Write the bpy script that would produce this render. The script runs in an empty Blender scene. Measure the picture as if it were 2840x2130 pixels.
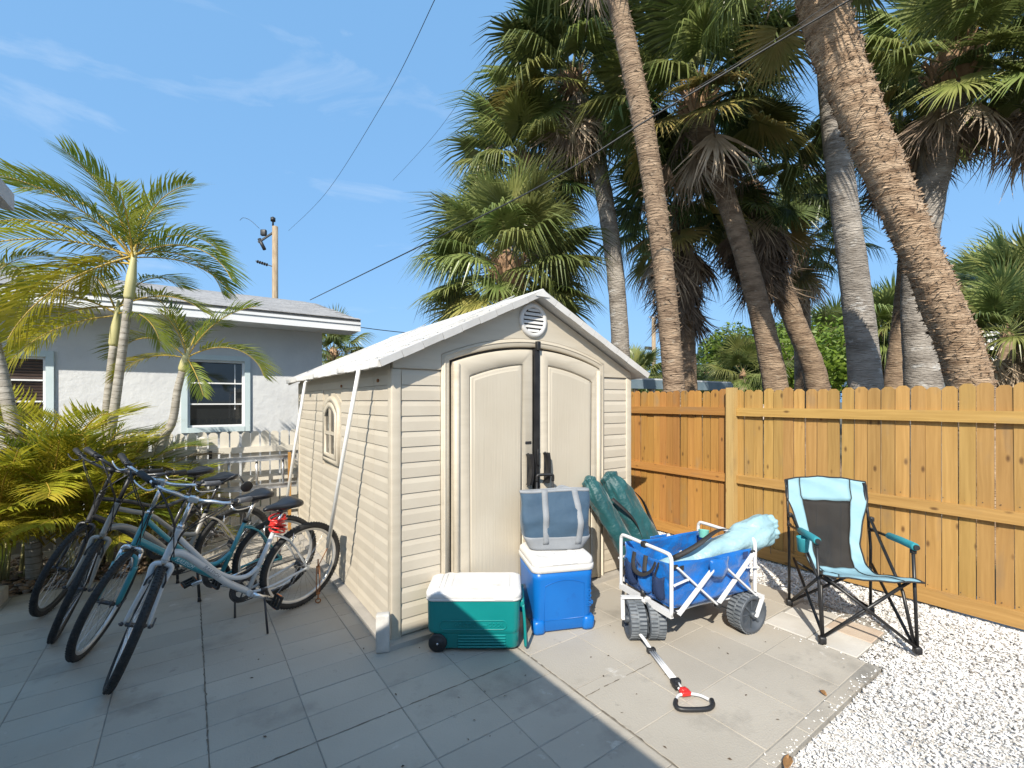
import bpy, bmesh, math, random
import numpy as np
from mathutils import Vector, Matrix, Euler

# ------------------------------------------------------------------ camera, sky, sun, exposure
SC = bpy.context.scene
COL = SC.collection
YAW = math.radians(35.2)
cam = bpy.data.cameras.new('camera'); cam_o = bpy.data.objects.new('camera', cam); COL.objects.link(cam_o)
cam_o.location = (0, 0, 1.65); cam_o.rotation_euler = (math.radians(90), 0, -YAW)
cam.sensor_fit = 'HORIZONTAL'; cam.sensor_width = 36; cam.lens = 1270 / 2840 * 36
cam.shift_y = 48 / 2840; cam.clip_start = 0.05; cam.clip_end = 3000
SC.camera = cam_o
SUN = Vector((0.525, 0.430, -0.535)).normalized()          # the way the light travels
sun_el = math.asin(-SUN.z); sun_az = math.atan2(-SUN.x, -SUN.y)
W = bpy.data.worlds.new('World'); SC.world = W; W.use_nodes = True
nt = W.node_tree; nt.nodes.clear()
wo = nt.nodes.new('ShaderNodeOutputWorld'); bg = nt.nodes.new('ShaderNodeBackground')
sky = nt.nodes.new('ShaderNodeTexSky'); sky.sky_type = 'NISHITA'; sky.sun_disc = False
sky.sun_elevation = sun_el; sky.sun_rotation = sun_az; sky.air_density = 1.0; sky.dust_density = 2.4; sky.ozone_density = 2.6
bg.inputs['Strength'].default_value = 0.102
# thin wisps of cirrus, all round the sky
tc = nt.nodes.new('ShaderNodeTexCoord'); mp = nt.nodes.new('ShaderNodeMapping'); mp.inputs['Scale'].default_value = (2.2, 2.2, 6.5)
mp.inputs['Rotation'].default_value = (0.25, 0.1, 0.4)
n1 = nt.nodes.new('ShaderNodeTexNoise'); n1.inputs['Scale'].default_value = 1.35; n1.inputs['Detail'].default_value = 9; n1.inputs['Roughness'].default_value = 0.58; n1.inputs['Distortion'].default_value = 0.7
cr = nt.nodes.new('ShaderNodeValToRGB'); cr.color_ramp.elements[0].position = 0.58; cr.color_ramp.elements[1].position = 0.95
cr.color_ramp.elements[1].color = (0.55, 0.55, 0.55, 1)
mx = nt.nodes.new('ShaderNodeMix'); mx.data_type = 'RGBA'; mx.inputs['B'].default_value = (7.4, 7.9, 8.4, 1)
L = nt.links.new
L(tc.outputs['Generated'], mp.inputs['Vector']); L(mp.outputs['Vector'], n1.inputs['Vector']); L(n1.outputs['Fac'], cr.inputs['Fac'])
veil = nt.nodes.new('ShaderNodeMix'); veil.data_type = 'RGBA'; veil.inputs['Factor'].default_value = 0.54; veil.inputs['B'].default_value = (2.3, 5.2, 9.2, 1)   # thin even haze
L(sky.outputs['Color'], veil.inputs['A'])
L(cr.outputs['Color'], mx.inputs['Factor']); L(veil.outputs['Result'], mx.inputs['A']); L(mx.outputs['Result'], bg.inputs['Color']); L(bg.outputs['Background'], wo.inputs['Surface'])
sl = bpy.data.lights.new('sun', 'SUN'); so = bpy.data.objects.new('sun', sl); COL.objects.link(so)
sl.energy = 5.0; sl.angle = math.radians(0.5); sl.color = (1.0, 0.93, 0.81)
so.rotation_euler = SUN.to_track_quat('-Z', 'Y').to_euler(); so.location = (-6, -5, 9)
SC.view_settings.view_transform = 'Standard'; SC.view_settings.look = 'None'; SC.view_settings.gamma = 1
SC.view_settings.exposure = 0.46; SC.view_settings.use_curve_mapping = False

# ------------------------------------------------------------------ helpers
rnd = random.Random(7)
U = rnd.uniform
def V(*a): return Vector(a)
FX, HY = 1270.0, 1113.0
def ray(x, y):                       # sight line measured on site (photo survey) -> direction from the tripod
    l = (x - 1420) / FX
    return Vector((math.sin(YAW) + l * math.cos(YAW), math.cos(YAW) - l * math.sin(YAW), (HY - y) / FX))
EYE = Vector((0, 0, 1.65))
def PD(x, y, t): return EYE + ray(x, y) * t
def G(x, y, z=0.0):
    v = ray(x, y); return EYE + v * ((z - 1.65) / v.z)

def tag(o, label=None, cat=None, group=None, kind=None):
    if label: o['label'] = label
    if cat: o['category'] = cat
    if group: o['group'] = group
    if kind: o['kind'] = kind
    return o
def thing(name, label, cat, loc=(0, 0, 0), rz=0.0, group=None, rot=None):
    o = bpy.data.objects.new(name, None); COL.objects.link(o); o.empty_display_size = .1
    o.location = loc; o.rotation_euler = rot if rot else (0, 0, rz)
    return tag(o, label, cat, group)
def inst(name, mesh, parent=None, mat4=None):
    o = bpy.data.objects.new(name, mesh); COL.objects.link(o)
    if parent: o.parent = parent
    if mat4 is not None: o.matrix_local = mat4
    return o
def copy_tree(o, parent=None):
    c = o.copy(); COL.objects.link(c); c.parent = parent
    for ch in list(o.children): copy_tree(ch, c)
    return c
def frame(z, up=Vector((0, 0, 1))):   # 3x3 with columns x,y,z for a given z axis
    z = z.normalized()
    if abs(z.dot(up)) > .98: up = Vector((1, 0, 0))
    x = up.cross(z).normalized(); y = z.cross(x)
    return x, y, z

class MB:
    def __init__(s): s.v = []; s.f = []; s.m = []; s.mi = 0; s.sm = []; s.smooth = False
    def add(s, vs, fs):
        b = len(s.v); s.v += [tuple(q) for q in vs]
        s.f += [tuple(i + b for i in f) for f in fs]; s.m += [s.mi] * len(fs); s.sm += [s.smooth] * len(fs); return s
    def box(s, c, d, R=None):
        x, y, z = d[0] / 2, d[1] / 2, d[2] / 2
        p = [Vector((i * x, j * y, k * z)) for i in (-1, 1) for j in (-1, 1) for k in (-1, 1)]
        if R is not None: p = [R @ q for q in p]
        c = Vector(c)
        return s.add([c + q for q in p], [(0, 1, 3, 2), (4, 6, 7, 5), (0, 4, 5, 1), (2, 3, 7, 6), (0, 2, 6, 4), (1, 5, 7, 3)])
    def rbox(s, c, d, r=.01, seg=2, R=None, taper=None):
        bm = bmesh.new(); bmesh.ops.create_cube(bm, size=1)
        for q in bm.verts:
            k = 1.0
            if taper and q.co.z < 0: k = taper
            q.co = Vector((q.co.x * d[0] * k, q.co.y * d[1] * k, q.co.z * d[2]))
        bmesh.ops.bevel(bm, geom=bm.edges[:], offset=min(r, min(d) * .49), segments=seg, affect='EDGES', profile=.5)
        bm.verts.ensure_lookup_table(); bm.verts.index_update()
        c = Vector(c)
        vs = [c + ((R @ q.co) if R is not None else q.co) for q in bm.verts]; fs = [tuple(w.index for w in f.verts) for f in bm.faces]
        bm.free(); o = s.smooth; s.smooth = True; s.add(vs, fs); s.smooth = o; return s
    def bar(s, a, b, w, h=None, up=Vector((0, 0, 1))):     # rectangular bar from a to b
        a = Vector(a); b = Vector(b); h = h or w
        x, y, z = frame(b - a, up)
        vs = [p + x * (i * w / 2) + y * (j * h / 2) for p in (a, b) for i, j in ((-1, -1), (1, -1), (1, 1), (-1, 1))]
        return s.add(vs, [(3, 2, 1, 0), (4, 5, 6, 7), (0, 1, 5, 4), (1, 2, 6, 5), (2, 3, 7, 6), (3, 0, 4, 7)])
    def loft(s, rings, cap=True, closed=False):
        n = len(rings[0]); vs = [q for r in rings for q in r]; fs = []
        m = len(rings)
        for i in range(m if closed else m - 1):
            j = (i + 1) % m
            for k in range(n):
                l = (k + 1) % n; fs.append((i * n + k, i * n + l, j * n + l, j * n + k))
        if cap and not closed: fs.append(tuple(range(n))[::-1]); fs.append(tuple((m - 1) * n + k for k in range(n)))
        o = s.smooth; s.smooth = True; s.add(vs, fs); s.smooth = o
        if cap and not closed: s.sm[-1] = s.sm[-2] = False
        return s
    def tube(s, pts, r, n=8, cap=True, closed=False, flat=1.0, up=None):
        pts = [Vector(p) for p in pts]; m = len(pts); rings = []; px = None
        rs = r if isinstance(r, (list, tuple)) else [r] * m
        for i, p in enumerate(pts):
            if closed: t = pts[(i + 1) % m] - pts[i - 1]
            else: t = pts[min(i + 1, m - 1)] - pts[max(i - 1, 0)]
            t = t.normalized() if t.length > 1e-9 else Vector((0, 0, 1))
            if px is None: x, y, _ = frame(t, up or Vector((0, 0, 1)))
            else:
                x = px - t * px.dot(t)
                x = x.normalized() if x.length > 1e-6 else frame(t)[0]
                y = t.cross(x)
            px = x
            rings.append([p + x * (math.cos(a) * rs[i]) + y * (math.sin(a) * rs[i] * flat) for a in [2 * math.pi * k / n for k in range(n)]])
        return s.loft(rings, cap, closed)
    def cyl(s, a, b, r, n=16, r2=None): return s.tube([a, b], [r, r if r2 is None else r2], n)
    def lathe(s, prof, n=24, c=(0, 0, 0), ax=Vector((0, 0, 1)), closed=False):      # prof: (radius, height)
        x, y, z = frame(Vector(ax)); c = Vector(c); k = len(prof); vs = []; fs = []
        for i in range(n):
            a = 2 * math.pi * i / n; e = x * math.cos(a) + y * math.sin(a)
            vs += [c + e * r_ + z * h for r_, h in prof]
        for i in range(n):
            j = (i + 1) % n
            for q in range(k if closed else k - 1):
                w = (q + 1) % k; fs.append((i * k + q, j * k + q, j * k + w, i * k + w))
        o = s.smooth; s.smooth = True; s.add(vs, fs); s.smooth = o; return s
    def torus(s, c, R, r, ax, n=40, m=8, flat=1.0):
        return s.lathe([(R + r * math.cos(2 * math.pi * k / m), r * flat * math.sin(2 * math.pi * k / m)) for k in range(m)], n, c, ax, True)
    def prism(s, poly, o, ux, uy, uz, d):      # polygon (u,v) in plane ux,uy at o, extruded along uz by d
        o = Vector(o); n = len(poly)
        a = [o + ux * u + uy * w for u, w in poly]; b = [q + uz * d for q in a]
        fs = [tuple(range(n))[::-1], tuple(n + k for k in range(n))] + [(k, (k + 1) % n, n + (k + 1) % n, n + k) for k in range(n)]
        return s.add(a + b, fs)
    def sheet(s, grid, thick=0.0, smooth=True):    # grid[i][j] points -> surface, optional second skin
        a = len(grid); b = len(grid[0]); vs = [q for row in grid for q in row]
        fs = [(i * b + j, i * b + j + 1, (i + 1) * b + j + 1, (i + 1) * b + j) for i in range(a - 1) for j in range(b - 1)]
        o = s.smooth; s.smooth = smooth
        if thick:
            nr = [Vector((0, 0, 0)) for _ in vs]
            for f in fs:
                n = (Vector(vs[f[1]]) - Vector(vs[f[0]])).cross(Vector(vs[f[3]]) - Vector(vs[f[0]]))
                for k in f: nr[k] += n
            N = len(vs); v2 = [Vector(q) - nr[i].normalized() * thick for i, q in enumerate(vs)]
            rim = [i * b for i in range(a)] ; loop = [j for j in range(b)] + [i * b + b - 1 for i in range(1, a)] + [(a - 1) * b + j for j in range(b - 2, -1, -1)] + [i * b for i in range(a - 2, 0, -1)]
            f2 = [tuple(N + k for k in f[::-1]) for f in fs] + [(loop[(k + 1) % len(loop)], loop[k], N + loop[k], N + loop[(k + 1) % len(loop)]) for k in range(len(loop))]
            s.add(vs + v2, fs + f2)
        else: s.add(vs, fs)
        s.smooth = o; return s
    def mesh(s, name, mats):
        me = bpy.data.meshes.new(name); me.from_pydata(s.v, [], s.f)
        for m in (mats if isinstance(mats, (list, tuple)) else [mats]): me.materials.append(m)
        me.polygons.foreach_set('material_index', s.m); me.polygons.foreach_set('use_smooth', s.sm)
        me.update(); return me
    def build(s, name, mats, parent=None, mat4=None, fix=True):
        me = s.mesh(name, mats)
        if fix:
            bm = bmesh.new(); bm.from_mesh(me); bmesh.ops.recalc_face_normals(bm, faces=bm.faces[:]); bm.to_mesh(me); bm.free()
        return inst(name, me, parent, mat4)

def catmull(pts, k=6, closed=False):
    pts = [Vector(p) for p in pts]; out = []; n = len(pts)
    for i in range(n if closed else n - 1):
        if closed: a, b, c, e = pts[i - 1], pts[i], pts[(i + 1) % n], pts[(i + 2) % n]
        else: a, b, c, e = pts[max(i - 1, 0)], pts[i], pts[i + 1], pts[min(i + 2, n - 1)]
        for j in range(k):
            t = j / k
            out.append(.5 * ((2 * b) + (c - a) * t + (2 * a - 5 * b + 4 * c - e) * t * t + (3 * b - a - 3 * c + e) * t ** 3))
    if not closed: out.append(pts[-1])
    return out

def text_mesh(txt, size, depth, M4, name, mat, parent, shear=0.0, spacing=1.0, bold=0.0):
    cu = bpy.data.curves.new(name, 'FONT'); cu.body = txt; cu.size = size; cu.extrude = depth; cu.align_x = 'CENTER'; cu.align_y = 'CENTER'
    cu.shear = shear; cu.space_character = spacing; cu.offset = bold; cu.resolution_u = 3
    o = bpy.data.objects.new(name, cu); COL.objects.link(o)
    bpy.context.view_layer.update()
    me = bpy.data.meshes.new_from_object(o.evaluated_get(bpy.context.evaluated_depsgraph_get()))
    bpy.data.objects.remove(o); bpy.data.curves.remove(cu)
    me.materials.clear(); me.materials.append(mat)
    return inst(name, me, parent, M4)
def basis(o, x, y, z): return Matrix(((x.x, y.x, z.x, o.x), (x.y, y.y, z.y, o.y), (x.z, y.z, z.z, o.z), (0, 0, 0, 1)))

# ------------------------------------------------------------------ materials
def mat(name, c1, c2=None, rough=.6, scale=6., bump=0., bscale=60., metal=0., st=(1, 1, 1), rand=0., spec=.5, detail=5., lo=.35, hi=.65,
        transl=0., spots=None, alpha=1., coat=0., bdist=.02, huerand=0., world=False, bst=None, sheen=0.):
    m = bpy.data.materials.new(name); m.use_nodes = True; t = m.node_tree; t.nodes.clear(); N = t.nodes.new; K = t.links.new
    out = N('ShaderNodeOutputMaterial'); b = N('ShaderNodeBsdfPrincipled')
    b.inputs['Roughness'].default_value = rough; b.inputs['Metallic'].default_value = metal; b.inputs['Specular IOR Level'].default_value = spec
    b.inputs['Coat Weight'].default_value = coat
    if sheen: b.inputs['Sheen Weight'].default_value = sheen
    K(b.outputs[0], out.inputs[0])
    c = N('ShaderNodeTexCoord'); oi = N('ShaderNodeObjectInfo')
    off = N('ShaderNodeVectorMath'); off.operation = 'MULTIPLY_ADD'; off.inputs[0].default_value = (37, 53, 71)
    K(oi.outputs['Random'], off.inputs[1])
    if world:
        g = N('ShaderNodeNewGeometry'); src = g.outputs['Position']
    else: src = c.outputs['Object']
    if world: base = src
    else:
        K(src, off.inputs[2]); base = off.outputs[0]
    mp = N('ShaderNodeMapping'); mp.inputs['Scale'].default_value = st; K(base, mp.inputs['Vector'])
    col = None
    if c2 is not None:
        no = N('ShaderNodeTexNoise'); no.inputs['Scale'].default_value = scale; no.inputs['Detail'].default_value = detail; K(mp.outputs[0], no.inputs['Vector'])
        cr = N('ShaderNodeValToRGB'); cr.color_ramp.elements[0].position = lo; cr.color_ramp.elements[1].position = hi
        cr.color_ramp.elements[0].color = (*c1, 1); cr.color_ramp.elements[1].color = (*c2, 1)
        K(no.outputs['Fac'], cr.inputs['Fac']); col = cr.outputs['Color']
    if spots:      # (colour, scale, lo, hi): blotches of dirt or wear with their own shape
        for sc, ss, sa, sb in spots:
            n2 = N('ShaderNodeTexNoise'); n2.inputs['Scale'].default_value = ss; n2.inputs['Detail'].default_value = 7; n2.inputs['Roughness'].default_value = .62
            K(mp.outputs[0], n2.inputs['Vector'])
            mr = N('ShaderNodeMapRange'); mr.inputs['From Min'].default_value = sa; mr.inputs['From Max'].default_value = sb; K(n2.outputs['Fac'], mr.inputs['Value'])
            mi = N('ShaderNodeMix'); mi.data_type = 'RGBA'; K(mr.outputs[0], mi.inputs['Factor'])
            if col: K(col, mi.inputs['A'])
            else: mi.inputs['A'].default_value = (*c1, 1)
            mi.inputs['B'].default_value = (*sc, 1); col = mi.outputs['Result']
    if rand or huerand:
        hs = N('ShaderNodeHueSaturation'); mr = N('ShaderNodeMapRange'); mr.inputs['To Min'].default_value = 1 - rand; mr.inputs['To Max'].default_value = 1 + rand
        K(oi.outputs['Random'], mr.inputs['Value']); K(mr.outputs[0], hs.inputs['Value'])
        if huerand:
            fr = N('ShaderNodeMath'); fr.operation = 'MULTIPLY'; fr.inputs[1].default_value = 7.31; K(oi.outputs['Random'], fr.inputs[0])
            f2 = N('ShaderNodeMath'); f2.operation = 'FRACT'; K(fr.outputs[0], f2.inputs[0])
            m2 = N('ShaderNodeMapRange'); m2.inputs['To Min'].default_value = .5 - huerand; m2.inputs['To Max'].default_value = .5 + huerand
            K(f2.outputs[0], m2.inputs['Value']); K(m2.outputs[0], hs.inputs['Hue'])
        if col: K(col, hs.inputs['Color'])
        else: hs.inputs['Color'].default_value = (*c1, 1)
        col = hs.outputs['Color']
    if col: K(col, b.inputs['Base Color'])
    else: b.inputs['Base Color'].default_value = (*c1, 1)
    if bump:
        mp2 = N('ShaderNodeMapping'); mp2.inputs['Scale'].default_value = bst or st; K(base, mp2.inputs['Vector'])
        nb = N('ShaderNodeTexNoise'); nb.inputs['Scale'].default_value = bscale; nb.inputs['Detail'].default_value = 4; K(mp2.outputs[0], nb.inputs['Vector'])
        bp = N('ShaderNodeBump'); bp.inputs['Strength'].default_value = bump; bp.inputs['Distance'].default_value = bdist
        K(nb.outputs['Fac'], bp.inputs['Height']); K(bp.outputs[0], b.inputs['Normal'])
    if transl:
        tr = N('ShaderNodeBsdfTranslucent'); ms = N('ShaderNodeMixShader'); ms.inputs[0].default_value = transl
        if col: K(col, tr.inputs['Color'])
        else: tr.inputs['Color'].default_value = (*c1, 1)
        K(b.outputs[0], ms.inputs[1]); K(tr.outputs[0], ms.inputs[2]); K(ms.outputs[0], out.inputs[0])
    if alpha < 1:
        tr = N('ShaderNodeBsdfTransparent'); ms = N('ShaderNodeMixShader'); ms.inputs[0].default_value = alpha
        K(tr.outputs[0], ms.inputs[1]); K(b.outputs[0], ms.inputs[2]); K(ms.outputs[0], out.inputs[0])
    return m
X_, Y_, Z_ = Vector((1, 0, 0)), Vector((0, 1, 0)), Vector((0, 0, 1))
# ------------------------------------------------------------------ the setting
def PYp(x, y, Y):
    v = ray(x, y); return EYE + v * (Y / v.y)
def PXp(x, y, X):
    v = ray(x, y); return EYE + v * (X / v.x)

m_soil = mat('soil', (.16, .13, .085), (.075, .07, .035), .95, 1.3, .6, 22, detail=8, world=True)
m_paver = mat('painted_paver', (.355, .320, .268), (.425, .388, .328), .72, 1.5, .35, 95, detail=8, world=True, bdist=.006, lo=.3, hi=.72, rand=.06,
              spots=[((.22, .20, .17), 2.1, .56, .78), ((.24, .22, .19), 9., .63, .76), ((.50, .47, .42), 3.4, .645, .70)])
m_joint = mat('joint_mortar', (.21, .195, .17), (.32, .30, .265), .9, 7, .5, 80, world=True, bdist=.006)
m_sand = mat('sandstone_slab', (.50, .47, .42), (.60, .57, .52), .75, 4, .3, 60, bdist=.005, rand=.05)
m_tan = mat('tan_slab', (.46, .36, .28), (.54, .45, .36), .75, 5, .3, 60, bdist=.005)

g = MB(); R_ = 900
g.add([(-R_, -R_, -.07), (R_, -R_, -.07), (R_, R_, -.07), (-R_, R_, -.07)], [(0, 1, 2, 3)])
tag(g.build('ground', m_soil), kind='structure', label='sandy garden soil all round the patio')

patio = MB()
def slab(x0, y0, x1, y1, z0=-.068, z1=-.0035): patio.box(((x0 + x1) / 2, (y0 + y1) / 2, (z0 + z1) / 2), (x1 - x0, y1 - y0, z1 - z0))
slab(-1.66, -.6, 1.80, 5.62); slab(1.802, 1.0, 3.505, 3.0); slab(1.802, 3.002, 3.64, 6.4)
slab(1.802, -.6, 2.13, .998); slab(-.30, 5.622, 1.80, 6.62)
patio_o = tag(patio.build('patio', m_joint), 'grey painted concrete paver patio', kind='structure')
def paver_mesh(w, d, seed, th=.05, name='paver', m=m_paver):
    r = random.Random(seed); w -= .003; d -= .003; c = .0025
    top = [(-w/2 + c, -d/2 + c), (w/2 - c, -d/2 + c), (w/2 - c, d/2 - c), (-w/2 + c, d/2 - c)]
    mid = [(-w/2, -d/2), (w/2, -d/2), (w/2, d/2), (-w/2, d/2)]
    vs = [(x + r.uniform(-.0015, .0015), y + r.uniform(-.0015, .0015), 0) for x, y in top] + [(x, y, -.004) for x, y in mid] + [(x, y, -th) for x, y in mid]
    b = MB(); b.add(vs, [(0, 1, 2, 3)] + [(4 + k, 4 + (k + 1) % 4, (k + 1) % 4, k) for k in range(4)] + [(8 + k, 8 + (k + 1) % 4, 4 + (k + 1) % 4, 4 + k) for k in range(4)])
    return b.mesh(name, m)
PM = {}
def lay(x0, y0, x1, y1, m=m_paver, z=0.0):
    k = (round(x1 - x0, 3), round(y1 - y0, 3), rnd.randint(0, 2), m.name)
    if k not in PM: PM[k] = paver_mesh(k[0], k[1], hash(k[:3]) & 255, m=m)
    o = inst('paver', PM[k], patio_o)
    o.location = ((x0 + x1) / 2, (y0 + y1) / 2, z + U(-.0016, .0012)); o.rotation_euler = (U(-.002, .002), U(-.002, .002), U(-.002, .002))
PW = .43
# left field: 0.43 x 0.2145 courses; a column joint passes x = 0.076
xs = [0.076 + PW * k for k in range(-4, 5)]          # -1.644 .. 1.796
yy = 2.57 - .2145 * 14
while yy < 5.55:
    for k in range(8):
        x0, x1 = xs[k], min(xs[k + 1], 1.797)
        if x0 > 1.05 and yy > 3.02: continue          # shed floor
        if yy + .2145 < -.3: continue
        lay(x0, yy, x1, yy + .2145)
    yy += .2145
lay(-.295, 5.63, .9, 6.1); lay(-.295, 6.1, .9, 6.6); lay(.905, 5.63, 1.79, 6.1)
# right field: square slabs
for i in range(4):
    x0 = 1.805 + .425 * i
    for j in range(5):
        y0 = 1.075 + .43 * j
        if y0 > 2.98: continue
        lay(x0, y0, x0 + .425, min(y0 + .43, 2.995))
for i in range(4): lay(1.805 + .355 * i, 1.0, 1.805 + .355 * (i + 1), 1.072)
for j in range(3): lay(1.805, -.28 + .425 * j, 2.125, .145 + .425 * j)
# loose paler slabs by the chair and a ragged bit of slab towards the fence
for (x0, y0, x1, y1, m) in [(3.515, 1.13, 3.80, 1.42, m_sand), (3.515, 1.425, 3.80, 1.715, m_sand), (3.805, 1.14, 4.06, 1.42, m_tan), (3.805, 1.425, 4.08, 1.70, m_sand)]:
    lay(x0, y0, x1, y1, m, .002)
for (x0, y0, x1, y1) in [(3.515, 1.725, 3.94, 2.15), (3.515, 2.155, 3.94, 2.58), (3.945, 1.725, 4.22, 2.15)]: lay(x0, y0, x1, y1)
sl2 = MB(); sl2.box((3.865, 1.86, -.0365), (.70, 1.46, .06)); sl2.build('slab_bed', m_joint, patio_o)

# debris
m_deb = mat('dark_leaf_bits', (.035, .025, .018), (.09, .06, .035), .9, 40)
db = MB()
for _ in range(46):
    if rnd.random() < .6: x, y = U(1.85, 3.5), U(1.1, 2.4)
    else: x, y = U(.2, 1.8), U(1.3, 3.4)
    a = U(0, 6.3); l = U(.004, .013); w = l * U(.3, .6); e = V(math.cos(a), math.sin(a), 0); n = V(-math.sin(a), math.cos(a), 0); p = V(x, y, .003)
    db.add([p - e * l, p + n * w + V(0, 0, .003), p + e * l, p - n * w], [(0, 1, 2), (0, 2, 3)])
tag(db.build('leaf_litter', m_deb), 'tiny dark leaf bits scattered over the sunlit pavers', 'litter', kind='stuff')
m_dry = mat('dry_leaf', (.30, .16, .06), (.20, .10, .04), .7, 30)
def dry_leaf(p, s, a, label):
    g_ = []
    for i in range(5):
        t = i / 4 - .5; w = .42 * math.cos(t * 2.8) * s
        g_.append([V(t * 2 * s, -w, .012 * math.cos(t * 3) + .014), V(t * 2 * s, 0, .004 + .01 * abs(t)), V(t * 2 * s, w, .016 + .008 * t)])
    b = MB(); b.sheet(g_, .0012); o = b.build('dry_leaf', m_dry); o.location = p; o.rotation_euler = (0, 0, a); tag(o, label, 'leaf', 'dry leaves on the patio')
dry_leaf(G(2283, 1928) + V(0, 0, .0), .022, 1.2, 'small brown dry leaf lying on the sunlit paver near the gravel')
dry_leaf(G(2185, 2122), .05, .3, 'curled brown leaf at the patio corner beside the gravel')

# gravel
m_shellbed = mat('shell_bed', (.64, .62, .59), (.50, .475, .44), .95, 60, .8, 120, world=True, bdist=.01)
m_shell = bpy.data.materials.new('white_shell'); m_shell.use_nodes = True
t_ = m_shell.node_tree; b_ = t_.nodes['Principled BSDF']; b_.inputs['Roughness'].default_value = .7
gg = t_.nodes.new('ShaderNodeNewGeometry'); cc = t_.nodes.new('ShaderNodeValToRGB'); t_.links.new(gg.outputs['Random Per Island'], cc.inputs[0]); t_.links.new(cc.outputs[0], b_.inputs['Base Color'])
cc.color_ramp.elements[0].color = (.06, .055, .05, 1); cc.color_ramp.elements[1].color = (.72, .71, .69, 1)
for p_, c_ in ((.025, (.22, .20, .18)), (.06, (.58, .53, .47)), (.20, (.66, .63, .59)), (.55, (.64, .63, .615))):
    e_ = cc.color_ramp.elements.new(p_); e_.color = (*c_, 1)
gv = MB(); gv.box((3.85, -.45, -.05), (3.42, 2.9, .036)); gv.box((4.56, 4.8, -.05), (.7, 7.6, .036)); gv.box((3.87, 2.8, -.0505), (.67, .4, .036))
tag(gv.build('gravel_bed', m_shellbed), 'bed of crushed shell under the gravel', kind='structure')
rs = np.random.RandomState(5)
def in_gravel(x, y):
    a = (x > 2.13) & (x < 4.93) & (y < .985) & (y > -1.8)
    b = (x > 3.52) & (x < 4.93) & (y >= .985) & (y < 8)
    slab_ = (x > 3.5) & (x < 4.07) & (y > 1.13) & (y < 1.72) | (x > 3.5) & (x < 4.2) & (y > 1.7) & (y < 2.16) | (x > 3.5) & (x < 3.94) & (y >= 2.16) & (y < 2.6)
    shed_ = (x < 3.66) & (y > 2.98)
    return (a | b) & ~slab_ & ~shed_
n = 330000; px = rs.uniform(2.1, 4.95, n); py = rs.uniform(-1.8, 7, n)
dist = np.hypot(px, py); keep = in_gravel(px, py) & (rs.rand(n) < np.clip((4.6 / dist) ** 2, .12, 1)) & ~((py < -.35))
px, py = px[keep], py[keep]; n = len(px); dist = np.hypot(px, py)
sz = (.003 + .0095 * rs.rand(n) ** 2.0) * np.clip(dist / 3.2, 1, 2.2); el = rs.uniform(.45, .95, n); an = rs.uniform(0, 6.28, n); tx = rs.normal(0, .38, n); ty = rs.normal(0, .38, n)
zz = rs.uniform(-.030, -.012, n) + .010 * np.sin(px * 5 + 1) * np.cos(py * 4.1)
ca, sa = np.cos(an), np.sin(an); loc = []
for (u, w_, h) in ((1, 0, 0), (.25, 1, 0), (-1, .25, 0), (-.3, -1, 0), (.05, 0, .55)):
    lx = u * sz; ly = w_ * sz * el; lz = h * sz
    lz = lz + lx * tx + ly * ty
    loc.append(np.stack([px + lx * ca - ly * sa, py + lx * sa + ly * ca, zz + lz + .004], 1))
vv = np.stack(loc, 1).reshape(-1, 3)
bi = (np.arange(n) * 5)[:, None, None]; fc = (np.array([[0, 1, 4], [1, 2, 4], [2, 3, 4], [3, 0, 4]])[None] + bi).reshape(-1, 3)
me = bpy.data.meshes.new('gravel'); me.from_pydata(vv.tolist(), [], fc.tolist()); me.materials.append(m_shell)
tag(inst('gravel', me), 'white crushed shell gravel along the wooden fence', 'gravel', kind='stuff')
# stray shells kicked onto the pavers, and nail heads later on the fence
sp_ = MB()
for _ in range(150):
    if rnd.random() < .6: x, y = 2.13 + U(0, 1.4), 1.0 + abs(rnd.gauss(0, .03))
    else: x, y = 3.5 - abs(rnd.gauss(0, .03)), U(1.05, 2.6)
    a = U(0, 6.3); l = U(.003, .009); e = V(math.cos(a), math.sin(a), 0) * l; n_ = V(-math.sin(a), math.cos(a), 0) * l * U(.4, .8); p = V(x, y, .002)
    sp_.add([p - e, p + n_, p + e, p - n_, p + V(0, 0, l * .6)], [(0, 1, 4), (1, 2, 4), (2, 3, 4), (3, 0, 4)])
tag(sp_.build('stray_shells', m_shell, fix=False), 'stray white shell bits kicked onto the paver edge', 'gravel', kind='stuff')
m_crk = mat('dirt_in_crack', (.10, .085, .065), (.20, .17, .13), .95, 30)
for (axis, c0, a0, a1, w_) in (('x', 1.80, .9, 2.95, .0045), ('y', 1.853, 1.81, 2.4, .003), ('x', .076, 2.0, 5.4, .0035), ('y', 2.355, .1, 1.75, .003)):
    cq = MB(); k = 0; prev = None; u = a0
    while u < a1:
        j = c0 + rnd.gauss(0, .0018); w2 = w_ * U(.2, 1.3); pt = [V(j - w2, u, .0022), V(j + w2, u, .0022)] if axis == 'x' else [V(u, j - w2, .0022), V(u, j + w2, .0022)]
        if prev and rnd.random() > .08: cq.add([prev[0], prev[1], pt[1], pt[0]], [(0, 1, 2, 3)])
        prev = pt; u += U(.015, .04)
    cq.build('dirty_crack', m_crk, patio_o)
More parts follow.
